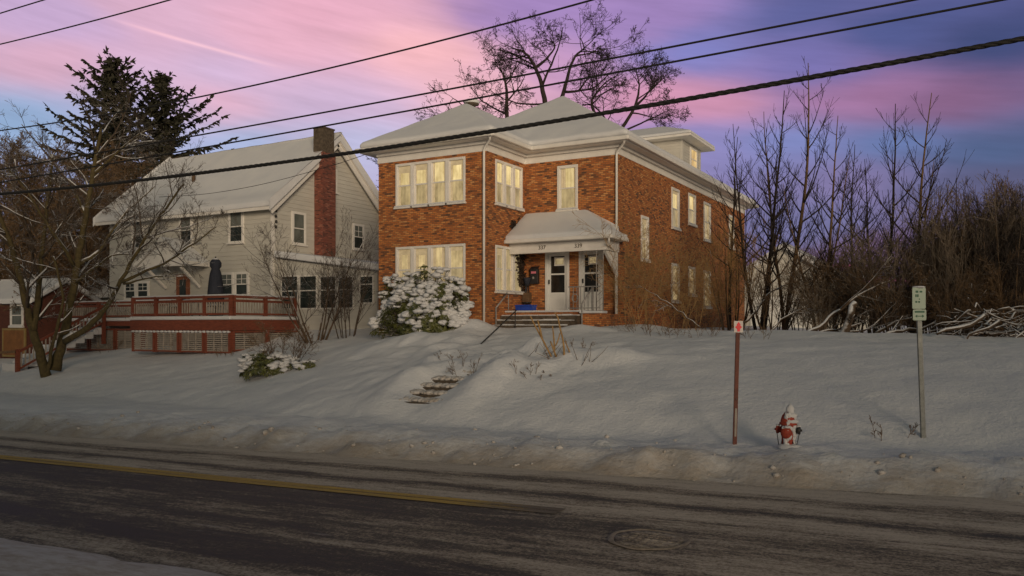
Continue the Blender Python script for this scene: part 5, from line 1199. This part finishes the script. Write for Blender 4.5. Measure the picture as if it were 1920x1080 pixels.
# evergreen bush by the front bay: leaf rosettes under lumps of snow
def leafy_bush(name, label, base, rx, ry, rz, n, seed, leaf=.15, snowk=.55, twigs=0):
    rng = random.Random(seed); t = thing(name, label, 'bush', tuple(base)); lf = MB(); sn = MB(); tw = MB(); B = Vector(base)
    for i in range(n):
        a = rng.random() * 6.283; u = rng.random(); th = math.acos(1 - 1.05 * u); rr = rng.uniform(.55, 1.0) ** .6 * (1 + .17 * math.sin(3 * a + seed) + .13 * math.sin(5 * a + 2 * th * 3))
        sn_ = max(math.sin(th), 0) ** .72; d = Vector((sn_ * math.cos(a), sn_ * math.sin(a), math.copysign(abs(math.cos(th)) ** .8, math.cos(th)))); p = B + Vector((d.x * rx, d.y * ry, d.z * rz)) * rr
        if p.z < B.z - .1: p.z = B.z + rng.random() * .2
        tw.tube([B + Vector((0, 0, .05)) + (p - B) * .25, B + (p - B) * .7 + rv(rng) * .08, p], [.02, .012, .006], 3, 0, False)
        ax = (d + Vector((0, 0, .55)) + rv(rng) * .35).normalized(); s1 = ax.orthogonal().normalized(); s2 = ax.cross(s1); k = rng.randint(6, 9); l = leaf * rng.uniform(.75, 1.25)
        for j in range(k):
            b_ = 6.283 * j / k + rng.uniform(-.3, .3); o = (s1 * math.cos(b_) + s2 * math.sin(b_)); q = (o + ax * rng.uniform(-.5, .5) + Vector((0, 0, -.25))).normalized(); w = q.cross(ax).normalized() * l * .20
            m_ = p + q * l * .5 + ax * .012; e = p + q * l + Vector((0, 0, -.02)); b = len(lf.v); lf.v += [tuple(p), tuple(m_ + w), tuple(e), tuple(m_ - w)]; lf.face((b, b + 1, b + 2, b + 3))
        load = float(vnoise(np.array(p.x * 2.3 + p.z * .7 + seed), np.array(p.y * 2.3 - p.z * 2.6), seed)) + .5 * float(vnoise(np.array(p.x * 6.1 + seed), np.array(p.z * 6.1 + p.y), seed + 3))
        if rr > .74 and d.z > -.05 and load + .30 * max(d.z, 0) + .22 * (snowk - .8) > .36:
            for _ in range(rng.randint(2, 4)):
                sx = rng.uniform(.40, .95) * leaf * (.75 + .5 * min(load + .3, .8)); sn.blob(p + Vector((rng.gauss(0, .40), rng.gauss(0, .40), rng.gauss(0, .15))) * leaf + ax * leaf * .15 + Vector((0, 0, leaf * .08)), sx * rng.uniform(.8, 1.35), sx * rng.uniform(.8, 1.25), sx * rng.uniform(.38, .62), rng, 8, 5, .30)
    # heavier drifts lying along the boughs
    for i in range(int(n / 80)):
        a = rng.random() * 6.283; th = rng.uniform(.15, 1.3); ln_ = rng.randint(5, 12)
        for j in range(ln_):
            th2 = th + j * .045; a2 = a + j * rng.uniform(-.03, .03)
            sn_ = max(math.sin(th2), 0) ** .72; d = Vector((sn_ * math.cos(a2), sn_ * math.sin(a2), math.copysign(abs(math.cos(th2)) ** .8, math.cos(th2)))); q = 1 + .17 * math.sin(3 * a2 + seed) + .13 * math.sin(5 * a2 + 6 * th2)
            p = B + Vector((d.x * rx, d.y * ry, d.z * rz)) * q * .93
            for _ in range(3):
                s_ = rng.uniform(.06, .125) * (leaf / .15); sn.blob(p + Vector((rng.gauss(0, .07), rng.gauss(0, .07), rng.gauss(0.02, .03))) * (leaf / .15), s_ * 1.3, s_ * 1.3, s_ * .75, rng, 8, 5, .25)
    tw.build('stems', M['bark_grey'], t, uv=False); lf.build('leaves', M['leaf'], t, uv=False); sn.build('snow_clumps', M['capsnow'], t, uv=False)
    return t
bb = Vector((-16.75, 23.5, 0)); bb.z = gz(bb.x, bb.y) - .05
leafy_bush('evergreen_bush', 'large snow laden evergreen bush below the front bay windows', bb, 1.76, 1.0, 1.95, 1700, 5, .15, .80)
b2 = hit(500, 700); 
leafy_bush('evergreen_bush', 'low spreading evergreen bush half buried in snow below the deck', b2, 1.05, .7, .62, 240, 6, .14, 1.5)
b3 = b2 + Vector((.35, .5, 0)); twiggy((b3.x, b3.y, gz(b3.x, b3.y)), 1.5, .55, 83, 'bare_shrub', 'twiggy leafless shrub growing out of the low snowy bush', 'shrub', S1, 9, (M['bark_grey'], M['bark_brown']), None, r0=.014)
b4 = hit(575, 690); leafy_bush('evergreen_bush', 'tiny evergreen sprig poking from snow right of the low bush', b4, .32, .3, .2, 26, 8, .12, 1)
# cut back shrub on the slope
def cut_shrub():
    b = hit(1048, 668); f = b.dot(FW); t = thing('pruned_shrub', 'pruned shrub of bare cut tan stems on the snowy slope', 'shrub', tuple(b)); mb = MB(); rng = random.Random(5)
    for l in ([(1034, 669), (1018, 638), (1004, 612), (994, 592)], [(1043, 670), (1036, 650), (1032, 640)], [(1040, 655), (1038, 630), (1036, 612)], [(1042, 648), (1047, 636), (1050, 624)], [(1058, 668), (1056, 640), (1050, 615), (1046, 596), (1040, 586)], [(1068, 660), (1063, 648), (1060, 640)], [(1016, 634), (1012, 615), (1008, 600)]):
        pts = smooth([at(x, y, f + rng.uniform(-.1, .1)) for x, y in l], 3); r = rng.uniform(.018, .028); mb.tube(pts, [r * (1 - .35 * i / (len(pts) - 1)) for i in range(len(pts))], 7)
    mb.build('stems', M['bark_tan'], t, uv=False)
    tw = MB()
    for i in range(14):
        p = b + Vector((rng.uniform(-.8, 1.2), rng.uniform(-.4, .4), 0)); p.z = gz(p.x, p.y); d = Vector((rng.uniform(-.8, .8), rng.uniform(-.3, .3), rng.uniform(.2, .9))).normalized(); tw.tube([p, p + d * .25 + rv(rng) * .03, p + d * rng.uniform(.35, .6)], [.008, .006, .004], 3)
    tw.build('twigs', M['bark_brown'], t, uv=False)
cut_shrub()
# little plants poking through the snow
WEED = [(872, 700, .55, 'leaning twig sprouting beside the buried lower steps'), (985, 692, .35, 'dry tuft poking from the snow mound right of steps'), (838, 670, .3, 'small dark twig above the buried lower steps'), (1008, 705, .25, 'bent sprig under the right snow mound'), (1085, 650, .35, 'thin weed right of the pruned shrub'),
        (200, 660, 1.0, 'thin bush in the snow beside deck stairs'), (420, 668, .5, 'sprig in front of the deck lattice'), (1668, 812, .35, 'dry weed lying in snow left of the sign post'), (1200, 622, .7, 'dry weed clump before the porch shrub'), (1262, 630, .7, 'dry weed clump below the side windows'), (1320, 632, .6, 'dry weed clump left of the red topped post'), (1420, 634, .6, 'dry weed clump right of the red topped post'), (1165, 615, .5, 'dry weed beside the porch brick block'), (1232, 628, .5, 'short weed in snow below the stair window')]
for i, (px, py, h_, lb) in enumerate(WEED):
    p = hit(px, py); twiggy(tuple(p), h_, .6, 90 + i, 'dry_weed', lb, 'weed', dict(S1, n=[4, 3], rmin=.004), 6, (M['bark_brown'], M['bark_brown']), 'dry weeds in the snow', r0=.007)
# climbing vine on the bay wall
def vine():
    rng = random.Random(3); t = thing('climbing_vine', 'dark dry creeper on brick beside the porch roof', 'vine', (BX1, 27.4, 3)); mb = MB(); lf = MB()
    for i in range(9):
        p = Vector((BX1 + .03, 27.5 - rng.random() * .15, 3.2)); pts = [p]; 
        for k in range(14): p = p + Vector((0, -rng.uniform(-.06, .14) * (.5 + k / 9), rng.uniform(.15, .28))); p.x = BX1 + .025; p.y = min(p.y, 27.55); pts.append(p.copy())
        mb.tube(pts, .014, 4, 0, False)
        for q in pts[4:]:
            for _ in range(7):
                c = q + Vector((rng.uniform(0.01, .07), rng.gauss(0, .10), rng.gauss(0, .1))); c.x = max(c.x, BX1 + .015); c.y = min(c.y, 27.55); s = rv(rng) * .06; u = rv(rng) * .06; b = len(lf.v); lf.v += [tuple(c - s), tuple(c + u), tuple(c + s), tuple(c - u)]; lf.face((b, b + 1, b + 2, b + 3))
    mb.build('stems', M['bark_dark'], t, uv=False); lf.build('dry_leaves', M['deadleaf'], t, uv=False)
vine()

# ------------------------------------------------------------------ small things
# mailbox, bin and stand on the porch
mx = thing('mailbox', 'black wall mailbox with pink label left of the doors', 'mailbox', (-14.5, 27.5, 4.1))
f = MB(); f.box(-14.68, -14.36, 27.42, 27.595, 3.95, 4.52); f.poly([(-14.7, 27.40, 4.50), (-14.34, 27.40, 4.50), (-14.34, 27.59, 4.62), (-14.7, 27.59, 4.62)]); f.build('box', M['black'], mx, .02, 2)
f = MB(); f.box(-14.63, -14.42, 27.41, 27.418, 4.34, 4.42); f.build('label_plate', M['pink'], mx)
f = MB(); f.lathe([(.05, 0), (.05, .012), (.02, .02)], (-14.54, 27.418, 4.18), 12, 0, 'y'); f.build('badge', M['grey_iron'], mx)
rbx = thing('recycling_box', 'blue plastic recycling box on the porch left corner', 'box', (-14.7, 27.0, 2.93))
f = MB()
for (z0, z1, g) in ((2.935, 3.14, 0),): 
    for (a, b, c, d) in ((-14.98, -14.3, 26.85, 26.87), (-14.98, -14.3, 27.2, 27.22), (-14.98, -14.96, 26.87, 27.2), (-14.32, -14.3, 26.87, 27.2)): f.box(a, b, c, d, z0, z1)
f.box(-14.96, -14.32, 26.87, 27.2, 2.935, 2.95); f.build('tub', M['blue'], rbx); f = MB()
for (a, b, c, d) in ((-14.995, -14.285, 26.83, 26.85), (-14.995, -14.285, 27.22, 27.24)): f.box(a, b, c, d, 3.10, 3.16)
f.build('rim', M['blue'], rbx)
ps = thing('plant_stand', 'dark metal plant stand with navy pot in porch corner', 'plant stand', (-14.8, 27.4, 2.93))
f = MB()
for a in range(3): f.bar((-14.8 + .16 * math.cos(a * 2.1), 27.42 + .12 * math.sin(a * 2.1), 2.94), (-14.8 + .05 * math.cos(a * 2.1), 27.42 + .05 * math.sin(a * 2.1), 3.9), .03, .03)
f.lathe([(.17, .30), (.17, .33)], (-14.8, 27.42, 2.93), 12); f.lathe([(.14, .96), (.14, .99)], (-14.8, 27.42, 2.93), 12); f.build('stand', M['black'], ps)
f = MB(); f.lathe([(.09, 0), (.15, .24), (.16, .26), (.14, .26)], (-14.8, 27.42, 3.925), 14); f.build('pot', M['navy'], ps); f = MB(); f.box(-14.95, -14.66, 27.30, 27.54, 3.265, 3.62); f.build('crate', M['wood'], ps, .01, 1)
# stair handrails
def rail(label, pts, posts, r, mat, name='handrail'):
    t = thing(name, label, 'handrail', tuple(pts[0])); f = MB(); f.tube(pts, r, 8); f.build('rail', M[mat], t)
    for (a, b) in posts: f = MB(); f.tube([a, b], r * .9, 8); f.build('post', M[mat], t)
p0, p1 = atY(966, 584, 25.0), hit(902, 645)
rail('long dark handrail sloping down from porch steps into snow', [p0 + (p0 - p1) * .04, p0, p1], [(p0 - Vector((0, 0, .02)), Vector((p0.x, p0.y, p0.z - .75))), (p1, Vector((p1.x, p1.y, p1.z - .3)))], .022, 'iron')
p0, p1 = atY(953, 548, 26.35), atY(930, 577, 25.35)
rail('short pale handrail beside the left bay wall', [p0, p1], [(p1, Vector((p1.x, p1.y, 2.3))), (p0, Vector((p0.x, p0.y, 2.9)))], .03, 'grey_iron')
p0, p1 = atY(1112, 538, 26.0), atY(1091, 570, 25.1)
rail('short pale handrail at right end of porch steps', [p0, p1], [(p1, Vector((p1.x, p1.y, 2.3))), (p0, Vector((p0.x, p0.y, 2.8)))], .03, 'grey_iron')
# lower steps, half buried
ls = thing('stone_steps', 'half buried brick steps rising through the snow bank', 'steps', (-11.1, 15.6, .6)); rg = random.Random(6)
def steps_low():
    x0, x1 = -11.8, -10.55; zb = gz(-11.1, 15.3) - .05
    for i in range(5):
        y0 = 15.4 + i * .42; z = zb + .14 * (i + 1); f = MB(); s = MB(); sh = i * .05
        f.box(x0 + sh, x1 + sh - i * .12, y0, y0 + .42, z - .7, z - .01); so = f.build('step', M['stone'], ls, .015, 1)
        xa, xb = x0 + sh, x1 + sh - i * .12
        for k in range(16):
            bx = xa + (xb - xa) * (k + .5) / 16 + rg.uniform(-.03, .03); s.blob((bx, y0 + .24 + rg.uniform(-.03, .03), z + .02), rg.uniform(.08, .13), .20 + rg.uniform(-.05, .03), rg.uniform(.035, .075), rg, 9, 6, .14)
        s.build('step_snow', M['snow'], so)
steps_low()
# fire hydrant
def hydrant():
    K = .88
    b = hit(1478, 838) - Vector((0, 0, .06)); t = thing('fire_hydrant', 'red fire hydrant plastered with snow on the verge', 'hydrant', tuple(b)); x, y, z = b; rng = random.Random(2)
    f = MB(); f.lathe([(.17, -.1), (.17, .03), (.125, .045), (.12, .30), (.125, .44), (.16, .45), (.16, .485), (.14, .49), (.14, .52), (.115, .60), (.07, .655), (.04, .67), (.035, .73), (.0, .735)], b, 22); f.build('barrel', M['redpaint'], t)
    dirs = {'y': Vector((0, -1, 0)), 'x': Vector((1, 0, 0)), '-x': Vector((-1, 0, 0))}
    f = MB(); f.lathe([(.085, .08), (.085, .17), (.10, .175), (.10, .215), (.06, .225), (.025, .25), (.0, .252)], Vector((x, y, z + .33)), 16, 0, 'y'); f.build('pumper_nozzle', M['redpaint'], t)
    for s in (-1, 1):
        f = MB(); pr = [(.055, .09 * s), (.055, .17 * s), (.07, .175 * s), (.07, .215 * s), (.02, .225 * s), (.02, .25 * s)]; f.lathe(pr, Vector((x, y, z + .36)), 12, 0, 'x'); f.build('side_nozzle', M['redpaint'] if s < 0 else M['iron'], t)
        c = MB(); pts = [Vector((x + s * .20, y - .02, z + .30))] + [Vector((x + s * (.20 - .10 * q), y - .03 - .07 * q, z + .30 - .24 * math.sin(q * 2.6))) for q in (.2, .4, .6, .8, 1)]; c.tube(pts, .008, 5); c.build('chain', M['iron'], t)
    for k in range(8): pass
    s = MB(); s.blob((x + .03, y + .02, z + .69), .075, .075, .11, rng, 12, 8, .12); s.blob((x + .035, y + .015, z + .60), .125, .12, .07, rng, 12, 8, .12); s.blob((x + .04, y + .01, z + .51), .165, .155, .05, rng, 12, 8, .12)
    for i in range(70):
        a = rng.uniform(-.95, 1.9); hh = rng.uniform(.04, .62); q = .118 if hh < .48 else .10; w_ = rng.uniform(.02, .048); s.blob((x + q * math.cos(a), y - q * math.sin(a), z + hh), w_, w_, w_ * 1.3, rng, 7, 5, .28)
    for i in range(22): s.blob((x + rng.uniform(-.07, .07), y - .15 - rng.uniform(0, .06), z + .33 + rng.uniform(.02, .1)), .022, .022, .018, rng, 6, 4, .3)
    s.blob((x + .02, y - .2, z + .425), .07, .05, .022, rng, 9, 6, .2); s.blob((x + .19, y, z + .43), .045, .05, .022, rng, 9, 6, .2); s.blob((x - .19, y, z + .43), .04, .05, .02, rng, 9, 6, .2); s.blob((x + .06, y - .04, z + .06), .24, .22, .075, rng, 14, 8, .16)
    s.build('snow_crust', M['capsnow'], t); t.scale = (K * .95, K * .95, K * 1.04)
hydrant()
# hydrant marker post
def marker():
    b = hit(1378, 832); f0 = b.dot(FW); top = at(1384, 612, f0); t = thing('marker_post', 'thin rusty post topped by small white plate with red arrow', 'marker post', tuple(b)); d = (top - b)
    f = MB(); p = b - d * .08
    ax = RT; dep = FW
    for off, w, h in ((0, .052, .012), (-.026, .012, .04), (.026, .012, .04)): f.bar(p + ax * off + dep * (.015 if off else 0), top + ax * off + dep * (.015 if off else 0), w, h, 0, dep)
    f.build('post', M['rust'], t)
    s = MB(); q0, q1 = b + d * .06, b + d * .30; s.bar(q0 - dep * .012, q1 - dep * .012, .034, .012, 0, dep); s.build('pale_strip', M['lattice'], t)
    pl = MB(); c = top + Vector((0, 0, .0)); n = -dep
    def plate(mb, pts, d0, d1):
        k = len(pts); v = len(mb.v)
        for dd in (d0, d1): mb.v.extend(tuple(c + ax * u + Vector((0, 0, w)) - dep * dd) for u, w in pts)
        mb.face([v + i for i in range(k)][::-1]); mb.face([v + k + i for i in range(k)])
        for i in range(k): j = (i + 1) % k; mb.face((v + i, v + j, v + k + j, v + k + i))
    plate(pl, [(-.075, -.10), (.075, -.10), (.075, .09), (-.075, .09)], .02, .026); pl.build('plate', M['white_sign'], t)
    a = MB(); plate(a, [(-.022, -.085), (.022, -.085), (.025, -.045), (.06, -.01), (.028, .015), (.034, .03), (.0, .078), (-.034, .03), (-.028, .015), (-.06, -.01), (-.025, -.045)], .0275, .030); a.build('arrow_mark', M['red_mark'], t)
    k = MB(); k.lathe([(.009, 0), (.009, .01), (.0, .012)], b + d * .38 - dep * .012, 8, 0, 'y'); k.build('bolt', M['galv'], t)
marker()
# parking sign
def sign():
    b = hit(1732, 822); f0 = b.dot(FW); top = at(1722, 540, f0); t = thing('parking_sign', 'pale green two part parking sign on steel post in snow', 'sign', tuple(b)); d = top - b; ax, dep = RT, FW
    f = MB(); p = b - d * .06
    for off, w, h in ((0, .06, .012), (-.03, .012, .04), (.03, .012, .04)): f.bar(p + ax * off + dep * (.015 if off else 0), top + ax * off + dep * (.015 if off else 0), w, h, 0, dep)
    f.build('post', M['galv'], t)
    def rr(mb, cx, cz, w, h, d0, d1, r=.02):
        pts = []
        for (sx, sy, a0) in ((1, -1, -90), (1, 1, 0), (-1, 1, 90), (-1, -1, 180)):
            for k in range(4): a = R_(a0 + k * 30); pts.append((cx + sx * (w / 2 - r) + r * math.cos(a), cz + sy * (h / 2 - r) + r * math.sin(a)))
        k = len(pts); v = len(mb.v)
        for dd in (d0, d1): mb.v.extend(tuple(top + ax * u + Vector((0, 0, z)) - dep * dd) for u, z in pts)
        mb.face([v + i for i in range(k)][::-1]); mb.face([v + k + i for i in range(k)])
        for i in range(k): j = (i + 1) % k; mb.face((v + i, v + j, v + k + j, v + k + i))
    u = MB(); rr(u, 0, -.165, .215, .345, .015, .02); rr(u, 0, -.165, .20, .33, .0205, .0215, .02); uo = u.build('upper_plate', M['sign_face'], t)
    l = MB(); rr(l, .01, -.435, .215, .175, .015, .02); lo = l.build('lower_plate', M['sign_face'], t)
    m = MB()
    for (cx, cz, w, h) in ((-.035, -.06, .045, .035), (.03, -.06, .045, .03), (-.05, -.125, .022, .045), (-.02, -.125, .026, .045), (.005, -.18, .02, .02), (-.045, -.225, .035, .03), (.0, -.225, .03, .03)): rr(m, cx, cz, w, h, .022, .0235, .006)
    m.build('faint_lettering', M['green_mark'], uo)
    a = MB(); rr(a, .01, -.455, .085, .014, .0205, .022, .004); rr(a, .01, -.385, .16, .03, .0205, .0215, .004)
    for s in (-1, 1):
        v = len(a.v); pts = [(.01 + s * .04, -.43), (.01 + s * .075, -.455), (.01 + s * .04, -.48)]; a.v.extend(tuple(top + ax * u_ + Vector((0, 0, z)) - dep * .0222) for u_, z in pts); a.face((v, v + 1, v + 2))
    a.build('arrow_mark', M['green_mark'], lo)
    s = MB(); s.blob(top + Vector((0, 0, .015)) - dep * .01, .11, .05, .018, random.Random(1), 10, 5, .1); s.build('snow_cap', M['capsnow'], t)
sign()
# manhole cover ringed by packed snow
def manhole():
    c = at(1215, 1018, 8.75); z = float(road_z(c.x)) + .05; t = thing('manhole_cover', 'round iron manhole cover ringed with snow in the road', 'manhole', (c.x, c.y, z))
    f = MB(); f.lathe([(.36, 0.0), (.36, .008), (.30, .010)], (c.x, c.y, z), 40)
    for i in range(-3, 4):
        for j in range(-3, 4):
            if i * i + j * j < 10: f.box(c.x + i * .085 - .028, c.x + i * .085 + .028, c.y + j * .085 - .028, c.y + j * .085 + .028, z + .0102, z + .015)
    f.build('cover', M['road'], t)
    r = MB(); n = 60; rng = random.Random(3)
    for k in range(n + 1):
        a = 6.283 * (k % n) / n; q = .40 + .012 * math.sin(a * 3) + .008 * math.sin(a * 7); w = .024 + .010 * math.sin(a * 2 + 1)
        r.v += [(c.x + (q - w) * math.cos(a), c.y + (q - w) * math.sin(a), z + .004), (c.x + q * math.cos(a), c.y + q * math.sin(a), z + .02), (c.x + (q + w) * math.cos(a), c.y + (q + w) * math.sin(a), z + .004)]
    for k in range(n):
        b = k * 3
        for j in (0, 1): r.face((b + j, b + j + 1, b + j + 4, b + j + 3), 0, True)
    r.build('slush_ring', pm('packed_slush', (.20, .16, .12), (.34, .28, .23), 12, .9, .4), t)
manhole()
# overhead wires along the street
def wire(label, spec, r, twist=False):
    """a hanging wire in the vertical plane Y = const, through the points of spec"""
    l, Y, deg = spec; pts = [atY(x, y, Y) for x, y in l]; xs = [p.x for p in pts]; c = np.polyfit(xs, [p.z for p in pts], deg)
    x0, x1 = min(xs), max(xs); gx = np.arange(x0 - 30, x1 + 15, .5); sag = .0011
    def zz(x):
        if x < x0: return np.polyval(c, x0) + np.polyval(np.polyder(c), x0) * (x - x0) + sag * (x - x0) ** 2
        if x > x1: return np.polyval(c, x1) + np.polyval(np.polyder(c), x1) * (x - x1) + sag * (x - x1) ** 2
        return np.polyval(c, x)
    P = [Vector((x, Y, zz(x))) for x in gx]; mb = MB()
    if twist:
        fx = np.arange(gx[0], gx[-1], .06); fz = np.interp(fx, gx, [p.z for p in P])
        for s in range(3):
            mb.tube([Vector((x, Y + math.cos(x * 13 + s * 2.094) * r * .34, z + math.sin(x * 13 + s * 2.094) * r * .34)) for x, z in zip(fx, fz)], r * .66, 6)
    else: mb.tube(P, r, 6)
    tag(mb.build('overhead_wire', M['cable'], None, origin=tuple(P[0]), uv=False), label, 'wire')
def wy(l, Y, deg=2): return (l, Y, deg)
wire('thickest twisted cable crossing in front of both houses, lowest of the wires', wy([(0, 364), (340, 327), (690, 283), (960, 241), (1300, 183), (1620, 127), (1920, 72)], 13.0), .042, True)
wire('middle wire passing over the chimney, upper of the close pair', wy([(0, 318), (380, 252), (700, 193), (1000, 138), (1350, 72), (1700, 1)], 13.3), .0175)
wire('middle wire touching the chimney top, lower of the close pair', wy([(0, 343), (400, 270), (700, 220), (1000, 166), (1350, 104), (1600, 54), (1850, 0)], 13.3), .0175)
wire('sagging wire high over the roofs, third from the top left', wy([(60, 237), (340, 187), (600, 132), (800, 85), (960, 42), (1110, -2)], 13.6), .0175)
wire('high wire across the top left sky, longer one', wy([(0, 83), (160, 43), (325, -2)], 13.6), .0175)
wire('highest short wire in the top left corner', wy([(0, 25), (85, -1), (200, -35)], 13.9), .018)
P = [Vector((-28.0, 26.9, 8.0)), Vector((-24.5, 26.4, 7.6)), Vector((-19.8, 25.4, 8.3))]
sw = MB(); sw.tube(smooth([(-34.5, 26.5, 8.6), (-31, 26.3, 8.45), (-27, 25.9, 8.5), (-22.5, 25.2, 8.75), (-19.8, 24.75, 9.0)], 6), .012, 5)
tag(sw.build('service_wire', M['cable'], None, origin=(-28, 26.9, 8), uv=False), 'thin service wire between the white house and brick house', 'wire')
